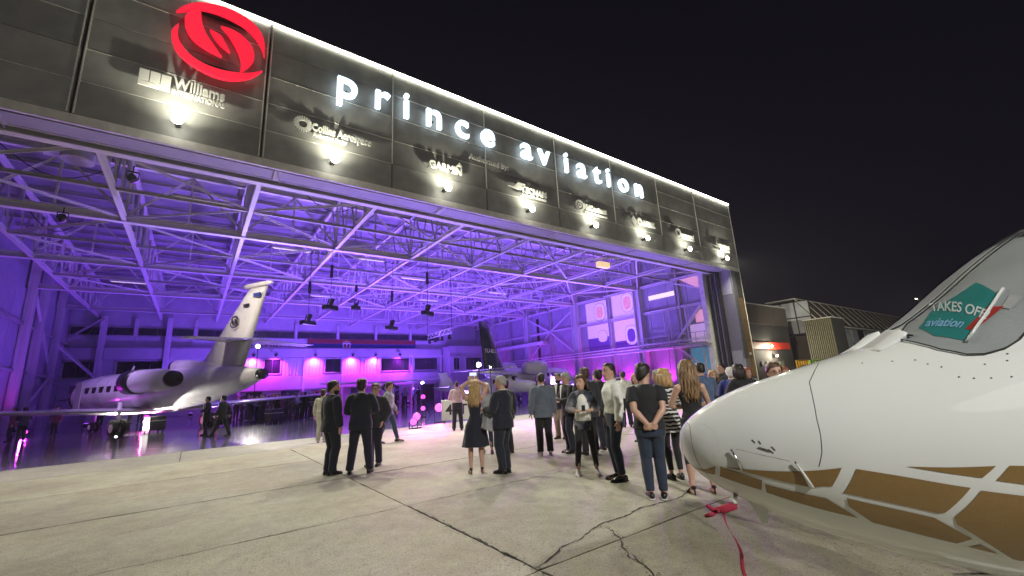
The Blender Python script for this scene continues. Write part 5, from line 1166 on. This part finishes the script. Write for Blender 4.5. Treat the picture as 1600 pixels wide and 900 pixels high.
P('stout man in a dark suit standing right of the woman in the navy dress', 4.70, 6.80, 108, h=1.74, pose=('hold', 'front'), topc='navy', leg_c='navy', build=1.06, hair='grey', hs='buzz', stance=.06, turn=.5)
P('man in black close behind the stout man with the draped jacket', 6.05, 8.6, 95, h=1.70, pose='down', topc='black', leg_c='black', hair='dark')
P('white haired guest partly hidden behind the woman in the navy dress', 5.75, 9.0, 230, h=1.62, pose='front', top='shirt', topc='pale', leg_c='jean', hair='white', sex='f', hs='bob')
P('man in a grey blazer and black trousers seen from behind, white sneakers', 6.42, 7.68, 57, h=1.78, pose='down', topc='grey', leg_c='black', hair='dark', shoes='white', stance=.10, hs='buzz')
P('bearded man in a dark jacket and khaki trousers beside the grey blazer', 8.5, 9.4, 200, h=1.80, pose='front', topc='black', leg_c='khaki', hair='dark', beard=True, glasses=True)
P('grey haired man in a black jacket turned left, between blazer and brunette', 6.98, 7.44, 165, h=1.76, pose='front', topc='black', leg_c='navy', hair='grey', hs='short', stance=.07, tilt=-.25)
P('brunette woman in a white top and patterned cardigan holding a phone', 5.52, 5.53, 228, h=1.66, pose='phone', top='cardi', topc='flor', leg_c='black', sex='f', hair='brown', hs='wavy', shoes='white', stance=.16, turn=-.45, extra=phone_in(1))
P('tall man in a white shirt and jeans standing in profile, hand in pocket', 5.56, 4.86, 150, h=1.83, pose=('down', 'pocket'), top='shirt', topc='white', leg_c='jean', hair='dark', hs='buzz', stance=.08, turn=.25)
P('man in dark clothes striding behind the brunette and the white shirt', 7.7, 7.1, 60, h=1.80, pose=('swing', 'swingb'), top='coat', topc='black', leg_c='navy', stride=-.55, hair='dark')
P('man in a white t-shirt seen from behind, further back right of the white shirt', 11.6, 9.6, 50, h=1.80, pose='front', top='tee', topc='white', leg_c='navy', hair='dark', hs='buzz', shoes='black')
P('man in a black t-shirt and jeans with hands clasped behind his back', 5.03, 3.80, 42, h=1.75, pose='back', top='tee', topc='black', leg_c='jean', hair='dark', shoes='sneak', stance=.075, build=1.03, turn=-.75, glasses=True)
P('blonde woman with a bob and a black and white banded top', 6.15, 4.25, 60, h=1.68, pose='front', top='coat', topc='band', leg_c='black', sex='f', hair='blond', hs='bob', stance=.07)
P('woman with long wavy hair in a black tank top and heels behind the jet nose', 5.62, 3.50, 50, h=1.76, pose='front', top='tank', topc='black', leg_c='black', knee=.55, sex='f', hair='dblond', hs='wavy', shoes='heels', stance=.13, build=1.08)
def at(px, d):
    """a point on the ground d metres along the view in the column px of the photograph"""
    v = right * ((px - 800) / F_PX) + down * ((642 - .053 * px - 450) / F_PX) + fwd; q = v * d; return q.x, q.y
def back(label, px, d, face, **k):
    x, y = at(px, d); return person(label, (x, y), face, **k)
back('person with fair hair between the white t-shirt and the black t-shirt', 993, 11.0, 200, h=1.66, pose='front', top='shirt', topc='cream', leg_c='navy', sex='f', hair='blond', hs='bob')
back('short haired man just left of the black t-shirt, further back', 1028, 9.0, 120, h=1.70, pose='down', top='coat', topc='char', leg_c='black', hair='grey', hs='short')
back('man in a blue denim shirt seen from behind near the open doors', 1095, 8.6, 60, h=1.80, pose='front', top='shirt', topc='denim', leg_c='jean', hair='dark', hs='buzz', build=1.05)
back('woman with light hair in a dark patterned coat right of the denim shirt', 1113, 10.5, 225, h=1.64, pose='cross', top='coat', topc='flor', leg_c='black', sex='f', hair='blond', hs='bob')
back('tall man in dark clothes standing behind the woman in the patterned coat', 1128, 12.0, 160, h=1.84, pose='down', top='coat', topc='black', leg_c='black', hair='dark', hs='buzz')
back('white haired man in a royal blue jacket near the right door jamb', 1141, 9.6, 30, h=1.68, pose='front', top='suit', topc='blue', leg_c='navy', hair='white', hs='short')
back('woman in black with tied dark hair near the right door jamb', 1154, 8.8, 60, h=1.72, pose='front', top='coat', topc='black', leg_c='black', sex='f', hair='dark', hs='bob', build=1.1)
back('guest in black furthest right of the cluster by the door jamb', 1167, 10.5, 240, h=1.66, pose='cross', top='coat', topc='black', leg_c='black', sex='f', hair='red', hs='bob')
back('man with glasses and plum shirt looking over the jet nose', 1208, 5.6, 225, h=1.66, pose='front', top='shirt', topc='plum', leg_c='black', hair='brown', glasses=True, skin=0)
back('head of a red haired guest behind the man with glasses', 1224, 9.5, 230, h=1.62, pose='down', top='coat', topc='char', leg_c='black', hair='red', sex='f', hs='bob', detail=0)
back('man in dark clothes far behind the brunette, near the magenta glow', 930, 16, 200, h=1.80, pose='down', top='coat', topc='black', leg_c='black', hair='dark', detail=0)
back('dark haired man far behind, head between grey haired man and white shirt', 914, 9.5, 60, h=1.84, pose='down', top='coat', topc='char', leg_c='black', hair='brown')
# inside, by the trijet
person('guest with a magenta lit jacket at the left edge under the jet wing', (-7.5, 34.4), 200, h=1.72, pose='down', topc='plum', leg_c='navy', detail=0)
person('second guest from the left edge standing under the jet wing', (-6.95, 33.6), 120, h=1.72, pose='front', topc='navy', leg_c='black', detail=0)
person('guest standing alone left of the trijet nose', (-6.6, 38.4), 250, h=1.7, pose='down', top='coat', topc='plum', leg_c='black', detail=0)
person('man in dark clothes standing under the tail of the trijet', (.62, 25.2), 180, h=1.74, pose='front', top='coat', topc='black', leg_c='black', detail=0)
person('man in dark clothes walking left under the tail of the trijet', (1.15, 23.6), 150, h=1.74, pose=('swing', 'swingb'), stride=.6, top='coat', topc='black', leg_c='black', detail=0)
# the crowd at the back : copies of four guests
def copy_tree(o, parent=None):
    c = o.copy(); COL.objects.link(c); c.parent = parent
    for ch in o.children: copy_tree(ch, c)
    return c
CROWD = 'crowd of guests deep inside the hangar'
protos = [person('guest in a dark suit standing in the crowd deep inside the hangar', (5.0, 37.0), 70, h=1.78, pose='front', topc='black', leg_c='black', detail=0, group=CROWD),
    person('woman in dark clothes standing in the crowd deep inside the hangar', (5.8, 38.0), 200, h=1.68, pose='cross', top='coat', topc='plum', leg_c='black', sex='f', hs='bob', hair='brown', detail=0, group=CROWD),
    person('guest in a pale shirt standing in the crowd deep inside the hangar', (6.7, 36.4), 100, h=1.76, pose='front', top='shirt', topc='pale', leg_c='navy', hair='dark', detail=0, group=CROWD),
    person('guest in a charcoal coat standing in the crowd deep inside the hangar', (7.5, 37.4), 10, h=1.82, pose='down', top='coat', topc='char', leg_c='black', hair='grey', detail=0, group=CROWD)]
finish_people()
rg_ = random.Random(21)
spots = [(372 + i * 5.2 + rg_.uniform(-2, 2), rg_.uniform(29, 36)) for i in range(26)] + [(600 + i * 9 + rg_.uniform(-3, 3), rg_.uniform(40, 46)) for i in range(7)] + [(846, 30), (838, 34), (160, 34), (205, 36), (222, 33)]
for k, (px, d) in enumerate(spots):
    c = copy_tree(protos[k % 4]); x, y = at(px, d); c.location = (x, y, 0); c.rotation_euler = (0, 0, rg_.uniform(0, 6.28)); c['label'] = c['label'].replace('in the crowd deep inside the hangar', 'among the bar tables deep inside the hangar' if k < 26 else 'far back behind the high winged planes' if k < 33 else 'inside, right of the raised phone' if k < 35 else 'in the dark under the trijet')
# held things
for t, mb, up in HOLD:
    ph = thing('phone', 'phone held up in both hands by the woman in the navy dress' if up else 'dark phone held by the brunette in the patterned cardigan', 'phone', t.location, t.rotation_euler.z)
    lbuild(mb, 'case', m_black, ph, bevel=.003); v = mb.v; xs = [a[0] for a in v]; ys = [a[1] for a in v]; zs_ = [a[2] for a in v]
    lbuild(MB().box(min(xs) + .004, max(xs) - .004, min(ys) - .0015, min(ys) - .0003, min(zs_) + .004, max(zs_) - .004), 'screen', mat('phone_screen', (.05, .05, .06), .2, emit=(.7, .75, .9), es=1.2 if up else .3, bump=0), ph)
# jacket draped over the stout man's arm, and a bag
rg = []; 
for i in range(14):
    u = i / 13; ring = []
    for k in range(22):
        a = 2 * PI * k / 22; w_ = .07 + .07 * u; ring.append(Vector((w_ * math.cos(a) * (1 + .16 * math.sin(k * 2.1 + u * 3)), (.05 + .06 * u) * math.sin(a) * (1 + .3 * math.sin(k * 1.3)), 1.17 - .42 * u - .05 * math.cos(a) * u)))
    rg.append(ring)
dj_ = thing('draped_jacket', 'silver grey jacket draped over the forearm of the stout man in the dark suit', 'jacket', (4.47, 6.93, 0), R(-30)); lbuild(MB().rings(rg), 'cloth', CL['silver'], dj_, True)
# ------------------------------------------------------------------ stage lights, stands, floor lamps
m_hot = mat('white_hot_lens', (.9, .95, 1), .3, emit=(.9, .95, 1), es=45, bump=0)
def atz(px, py, d):
    v = (right * ((px - 800) / F_PX) + down * ((py - 450) / F_PX) + fwd) * d; return Vector((v.x, v.y, CAM_H + v.z))
for px, py, d, nm in ((516, 481, 26, 'second from the left'), (481, 505, 27, 'leftmost'), (668, 490, 27, 'right of the middle'), (612, 513, 30, 'lowest of the five'), (556, 481, 30, 'smallest, in the middle')):
    p = atz(px, py, d); big = nm != 'smallest, in the middle'
    t = thing('moving_head_light', 'black moving head lamp hanging from the roof trusses, ' + nm, 'stage light', p, R(30), group='black lamps hanging from the roof trusses')
    k = 1.0 if big else .6
    lbuild(MB().box(-.5 * k, .5 * k, -.18, .18, -.14, .14), 'base', m_black, t, bevel=.03); lbuild(MB().tube([(0, 0, .12), (.05, 0, .3 * k), (.16 * k, 0, .55 * k)], [.1, .13, .15 * k], 10), 'head', m_black, t, True)
    lbuild(MB().bar((-.25 * k, 0, .1), (-.1, 0, .55), .05), 'yoke', m_black, t); lbuild(MB().bar((.1, 0, .1), (.25, 0, .6), .05), 'yoke', m_black, t)
    lbuild(MB().tube([(0, 0, .4), (.02, 0, ZB - p.z)], .012, 6), 'cable', m_dark, t); lbuild(MB().bar((0, 0, 1.9 * k), (0, 0, 2.7 * k), .12), 'clamp', m_black, t)
# lattice lighting bar
a, b_ = atz(668, 530, 40), atz(706, 520, 33); lt = thing('lighting_truss', 'small silver lattice bar with dark lamps in front of the clerestory', 'lighting truss', a); m_ = MB(); dv = b_ - a
for oz in (0, .4): m_.bar(Vector((0, 0, oz)), dv + Vector((0, 0, oz)), .06)
for i in range(12): m_.bar(dv * (i / 12) + Vector((0, 0, .4 * (i % 2))), dv * ((i + 1) / 12) + Vector((0, 0, .4 * ((i + 1) % 2))), .045)
lbuild(m_, 'lattice', m_alu, lt); lbuild(MB().bar((0, 0, .4), (0, 0, ZB - a.z), .03).bar(dv + Vector((0, 0, .4)), dv + Vector((0, 0, ZB - a.z)), .03), 'cable', m_dark, lt)
for i in range(4): lbuild(MB().tube([dv * (.1 + .27 * i) + Vector((0, 0, -.1)), dv * (.1 + .27 * i) + Vector((0, 0, -.45))], [.1, .16], 8), 'lamp', m_black, lt)
# bright lamps on stands and on the floor
def stand(px, py, d, label, m, r=.16, tripod=True, power=0, col=(1, 1, 1), aim=None, tgt=None):
    p = atz(px, py, d); t = thing('stand_light' if tripod else 'floor_light', label, 'stage light', (p.x, p.y, 0)); a = (Vector((0, 0, 1.2)) - p); a.z = 0 if aim is None else aim; a.normalize(); a = (Vector(tgt) - p).normalized() if tgt else a; q = Vector((0, 0, p.z))
    lbuild(MB().tube([q - a * .3, q - a * .05], [r * .7, r * 1.15], 14), 'head', m_black, t, True); lbuild(MB().tube([q - a * .049, q - a * .03], r, 14), 'lens', m, t)
    m_ = MB()
    if tripod:
        m_.bar((0, 0, .7), q, .05)
        for k in range(3): m_.bar((0, 0, .7), (.5 * math.cos(k * 2.1), .5 * math.sin(k * 2.1), 0), .035)
    else: m_.bar((-r - .05, 0, .02), (r + .05, 0, .02), .06, .04); m_.bar((-r - .05, 0, .02), (-r - .05, 0, p.z), .03); m_.bar((r + .05, 0, .02), (r + .05, 0, p.z), .03)
    lbuild(m_, 'tripod' if tripod else 'yoke', m_black, t)
    if power:
        ld = bpy.data.lights.new('lamp_glow', 'SPOT'); lo = bpy.data.objects.new('lamp_glow', ld); COL.objects.link(lo); lo.parent = t; lo.location = q + a * .12; ld.color = col; ld.energy = power; ld.spot_size = R(120); ld.spot_blend = 1; ld.shadow_soft_size = r
        lo.rotation_euler = a.to_track_quat('-Z', 'Y').to_euler()
stand(748, 570, 24, 'white hot lamp high on a stand behind the raised phone', m_hot, .12, power=900, col=(.8, .9, 1))
stand(766, 574, 24.5, 'dark lamp on a stand right of the white hot lamp', m_hot, .05)
stand(403, 541, 32, 'white hot lamp on a tall stand by the tail of the trijet', m_hot, .14, power=2600, col=(1, .93, .85), tgt=(2.6, 25.2, 6.3))
stand(686, 637, 20, 'largest magenta floor lamp glowing toward the camera in the middle', m_pk, .19, False, 900, (1, .08, .75))
stand(651, 651, 17.5, 'magenta floor lamp with a bright reflection, left of the largest one', m_pk, .15, False, 350, (1, .08, .75))
stand(646, 659, 17.3, 'second small magenta floor lamp left of the largest one', m_pk, .13, False, 200, (1, .1, .7))
stand(661, 620, 26, 'small magenta lamp above and left of the largest floor lamp', m_pk, .13, True)
stand(661, 638, 24, 'pink lamp between the two magenta floor lamps', m_pk, .12, False)
stand(178, 675, 23, 'white floor lamp glaring on the wet looking floor under the jet wing', m_hot, .10, False, 4200, (1, .94, .85), tgt=(2.4, 25.4, 6.2))
stand(229, 652, 26, 'magenta lamp under the wing of the trijet', m_pk, .13, False, 700, (1, .1, .6))
stand(840, 615, 20, 'magenta lamp right of the stout man, behind the guests', m_pk, .12, True, 900, (.8, .1, 1))
stand(1004, 579, 22, 'violet lamp glowing behind the guests near the white shirt', m_pk, .2, True, 3000, (.7, .08, 1))
stand(660, 598, 34, 'pale lamp under the wing of the high winged plane', m_hot, .10, True)
# tall bar tables among the crowd
for k, (px, d) in enumerate(((392, 31), (428, 30), (470, 32), (492, 30))):
    x, y = at(px, d); t = thing('bar_table', 'round high table standing in the crowd, %s from the left' % ['first', 'second', 'third', 'fourth'][k], 'table', (x, y, 0), group='high tables among the crowd')
    lbuild(MB().tube([(0, 0, 1.08), (0, 0, 1.11)], .4, 18), 'tabletop', m_white, t); lbuild(MB().tube([(0, 0, 0), (0, 0, 1.08)], .04, 8), 'leg', m_steel2, t); lbuild(MB().tube([(0, 0, 0), (0, 0, .03)], .28, 16), 'base', m_steel2, t)
for k, (px, d) in enumerate(((430, 26), (246, 24), (350, 26))):
    x, y = at(px, d); t = thing('flight_case', 'black equipment case on the hangar floor %s' % ['in front of the crowd', 'beside the main wheels of the trijet', 'right of the trijet wheels'][k], 'case', (x, y, 0), R(30))
    lbuild(MB().box(-.4, .4, -.3, .3, .1, .85), 'body', m_black, t, bevel=.02)
    for cx_ in (-.32, .32):
        for cy_ in (-.22, .22): lbuild(MB().tube([(cx_, cy_ - .02, .05), (cx_, cy_ + .02, .05)], .05, 8), 'caster', m_rub, t)
    lbuild(MB().box(-.41, .41, -.31, .31, .60, .63), 'edge_trim', m_alu, t)

# ------------------------------------------------------------------ buildings and kit on the right
m_blk = mat('dark_render', (.07, .058, .05), .8, 0, .2, .6, .04); m_blk2 = mat('black_cladding', (.028, .027, .027), .7, 0, .15, .6)
m_slate = mat('weathered_roof_sheet', (.10, .065, .04), .75, 0, .5, 3, .06, aniso=(.5, 1, 3), c2=(.04, .045, .04)); m_ggl = mat('milky_glass', (.42, .44, .48), .3, 0, .15, .6, 0, spec=.8); m_rib = mat('ribbed_cladding', (.12, .115, .07), .6, 0, .2, 3)
bb = thing('side_building', 'low dark building right of the hangar with a red sign and two lit lamps', 'building', (40, 24, 0))
MB().box(39.7, 63.6, 24.0, 40, 0, 7.15).build('wall', m_blk2, bb); MB().box(39.7, 63.7, 23.95, 40.1, 7.16, 9.6).build('upper_wall', m_blk, bb); MB().box(39.7, 63.9, 23.85, 40.2, 9.61, 9.72).build('coping', m_steel2, bb)
for k in range(6): MB().box(40 + k * 3.95, 43.92 + k * 3.95, 23.90, 23.945, 7.2, 9.58).build('cladding_panel', m_blk, bb)
MB().box(51.5, 62.6, 23.75, 23.98, 4.1, 4.95).build('red_fascia', mat('red_sign', (.45, .03, .015), .5), bb)
for x in (50.5, 55.5, 59): MB().box(x, x + 1.3, 23.92, 23.99, 0, 2.6).build('door', mat('dull_green_door', (.09, .10, .07), .6), bb)
for x in (54.2, 55.6): MB().box(x, x + .45, 23.9, 23.98, 2.2, 2.65).build('notice', m_white, bb)
for k, (x, z) in enumerate(((56.9, 4.45), (57.8, 3.3))):
    t = thing('wall_lamp', ['lit wall lamp on the red sign of the dark side building', 'lower lit wall lamp under the red sign of the dark side building'][k], 'lamp', (x, 23.7, z))
    lbuild(MB().box(-.2, .2, -.05, .05, -.15, .15), 'housing', m_dark, t); lbuild(MB().ball((0, -.14, 0), .16, .08, .13), 'lens', mat('warm_lens', (.9, .8, .6), .3, emit=(1, .9, .72), es=35, bump=0), t, True)
    ld = bpy.data.lights.new('lamp_glow', 'POINT'); lo = bpy.data.objects.new('lamp_glow', ld); COL.objects.link(lo); lo.parent = t; lo.location = (0, -.5, 0); ld.color = (1, .88, .66); ld.energy = 500; ld.shadow_soft_size = .15
gh = thing('glazed_terminal', 'old terminal building with milky glass side wall and sloping brown sheet roof', 'building', (66, 21.7, 0))
MB().box(66.1, 130, 21.9, 60, 0, 5.9).build('wall', m_blk, gh)
for i in range(3):
    for j in range(2):
        y0 = 21.8 + i * 1.75; MB().box(66.0, 66.06, y0 + .06, y0 + 1.69, 6.2 + j * 2.2 + .06, 8.34 + j * 2.2).build('pane', m_ggl, gh)
fr = MB()
for i in range(4): fr.box(65.93, 66.07, 21.74 + i * 1.75, 21.86 + i * 1.75, 6.1, 10.7)
for z in (6.1, 8.33, 10.55): fr.box(65.94, 66.06, 21.87, 27, z, z + .14)
fr.build('glazing_frame', m_dark, gh)
rnf = random.Random(5)
for k in range(22):
    x = 66 + k * 2.9; MB().add([(x, 20.9, 7.3 + rnf.uniform(-.03, .03)), (x + 2.85, 20.9, 7.3), (x + 2.85, 23.4, 11.0), (x, 23.4, 11.0), (x, 20.9, 7.15), (x + 2.85, 20.9, 7.15), (x + 2.85, 23.5, 10.9), (x, 23.5, 10.9)], [(0, 1, 2, 3), (7, 6, 5, 4), (0, 4, 5, 1), (1, 5, 6, 2), (2, 6, 7, 3), (3, 7, 4, 0)]).build('roof_sheet', m_slate, gh)
    MB().bar((x - .02, 20.88, 7.36), (x - .02, 23.42, 11.06), .09).build('roof_batten', m_steel2, gh)
    if k < 18: MB().box(x + .15, x + 2.75, 21.75, 21.85, 5.0 if k % 4 else 3.2, 7.0).build('window', m_ggl if k % 3 else m_glass, gh)
MB().box(65.9, 130, 23.3, 27.2, 11.0, 11.12).build('ridge', m_steel2, gh); MB().box(65.9, 129, 20.8, 21.85, 7.0, 7.13).build('eave', m_steel, gh)
tw_ = thing('ribbed_tower', 'short tower clad in olive ribbed sheet in front of the old terminal', 'building', (62, 18.5, 0))
MB().box(62.1, 66.2, 18.5, 21.5, 0, 7.5).build('core', m_blk2, tw_)
for k in range(14): y = 18.55 + k * .21; MB().box(61.98, 62.1, y, y + .12, 0, 7.5).build('rib', m_rib, tw_)
MB().box(61.9, 66.3, 18.4, 21.6, 7.5, 7.6).build('coping', m_steel2, tw_)
ld = bpy.data.lights.new('terminal_fill', 'SPOT'); lo = bpy.data.objects.new('terminal_fill', ld); COL.objects.link(lo); lo.location = (48, 6, 6); ld.energy = 14000; ld.color = (1, .95, .75); ld.spot_size = R(70); ld.spot_blend = 1; ld.shadow_soft_size = .3; lo.rotation_euler = Vector((20, 15, .5)).to_track_quat('-Z', 'Y').to_euler()  # added fill that brightens the terminal side; no visible source for it
t = thing('added_light_mast', 'added low mast out of view on the right, carrying the terminal fill light', 'lamp', (47.6, 5.5, 0)); lbuild(MB().tube([(0, 0, 0), (0, 0, 6)], [.12, .08], 8), 'pole', m_steel2, t, True); lbuild(MB().box(-.25, .25, -.15, .15, 5.8, 6.1), 'head', m_dark, t)  # unseen mast put in afterwards to give the added fill a carrier
sl = thing('street_lamp', 'small lit street lamp rising beyond the terminal roof', 'lamp', (*at(1463, 95), 0)); hz = atz(1450, 463, 95).z
lbuild(MB().tube([(0, 0, 0), (0, 0, hz - .6), (-.4, .3, hz)], [.12, .08, .06], 8), 'pole', m_steel, sl, True); lbuild(MB().box(-1.9, -.3, .2, .5, hz, hz + .22), 'head', m_steel, sl); lbuild(MB().box(-1.8, -.8, .22, .48, hz - .05, hz - .005), 'lens', mat('yellow_lens', (.9, .9, .6), .3, emit=(1, 1, .65), es=10, bump=0), sl)
for k, (px0, px1, d, c_, nm) in enumerate(((1246, 1264, 21, (.75, .42, .02), 'orange yellow guard rail platform beyond the jet nose'), (1267, 1310, 23, (.30, .75, .05), 'bright green guard rail platform beyond the jet nose'))):
    a = atz(px0, 574 - (px0 - 1246) * .05, d); b_ = atz(px1, 571, d + 1); mm = mat('rail_paint', c_, .45, emit=c_, es=0.0); t = thing('guard_rail', nm, 'guard rail', (a.x, a.y, 0)); dv = Vector((b_.x - a.x, b_.y - a.y, 0)); zt = atz(px0, 563, d).z
    for z in (zt, zt - .28, zt - .55): lbuild(MB().bar((0, 0, z), dv + Vector((0, 0, z)), .05), 'rail', mm, t)
    for i in range(6): lbuild(MB().bar(dv * (i / 5), dv * (i / 5) + Vector((0, 0, zt + .02)), .05), 'post', mm, t)

x, y = at(722, 19.5); dbd = thing('display_board', 'low white board with black letters standing between the pink shirt and the navy dress', 'board', (x, y, 0), R(-30))
lbuild(MB().box(-.95, .6, -.04, .04, .12, 1.02), 'board', m_white, dbd, bevel=.01); text(TXT['reg'], 'lettering', m_black, dbd, (-.28, -.045, .38))
for dx in (-.8, .45): lbuild(MB().bar((dx, -.25, 0), (dx, .25, 0), .04).bar((dx, 0, 0), (dx, 0, .12), .04), 'foot', m_dark, dbd)
x, y = 0.5, -10.0
fm = thing('added_light_mast', 'assumed tall mast behind the camera with twin floodlights, added to brighten jet side and apron', 'lamp', (x, y, 0))  # unseen mast, assumed from the lit jet side and added to brighten it
lbuild(MB().tube([(0, 0, 0), (0, 0, 11)], [.15, .08], 10), 'pole', m_steel2, fm, True)
for sx in (-1, 1): lbuild(MB().box(sx * .5 - .3, sx * .5 + .3, -.15, .15, 10.8, 11.2), 'head', m_dark, fm)
ld = bpy.data.lights.new('mast_fill', 'SPOT'); lo = bpy.data.objects.new('mast_fill', ld); COL.objects.link(lo); lo.parent = fm; lo.location = (.3, .5, 9.0); ld.energy = MAST; ld.color = (1, .985, .91); ld.spot_size = R(58); ld.spot_blend = 1; ld.shadow_soft_size = .22; lo.rotation_euler = Vector((4.6, 9.4, -7.6)).to_track_quat('-Z', 'Y').to_euler()  # added fill for the camera side of the jet and the near apron

# ------------------------------------------------------------------ haze
if HAZE:
    m_hz = bpy.data.materials.new('haze'); m_hz.use_nodes = True; N = m_hz.node_tree.nodes; L = m_hz.node_tree.links; N.clear()
    o_ = N.new('ShaderNodeOutputMaterial'); pv = N.new('ShaderNodeVolumePrincipled'); pv.inputs['Color'].default_value = (.9, .9, .95, 1); pv.inputs['Density'].default_value = HAZE; pv.inputs['Anisotropy'].default_value = .3
    L.new(pv.outputs[0], o_.inputs['Volume'])
    hz_ = MB().box(-905, 1205, -705, 1605, -1.6, 22).build('haze', m_hz); tag(hz_, kind='stuff')
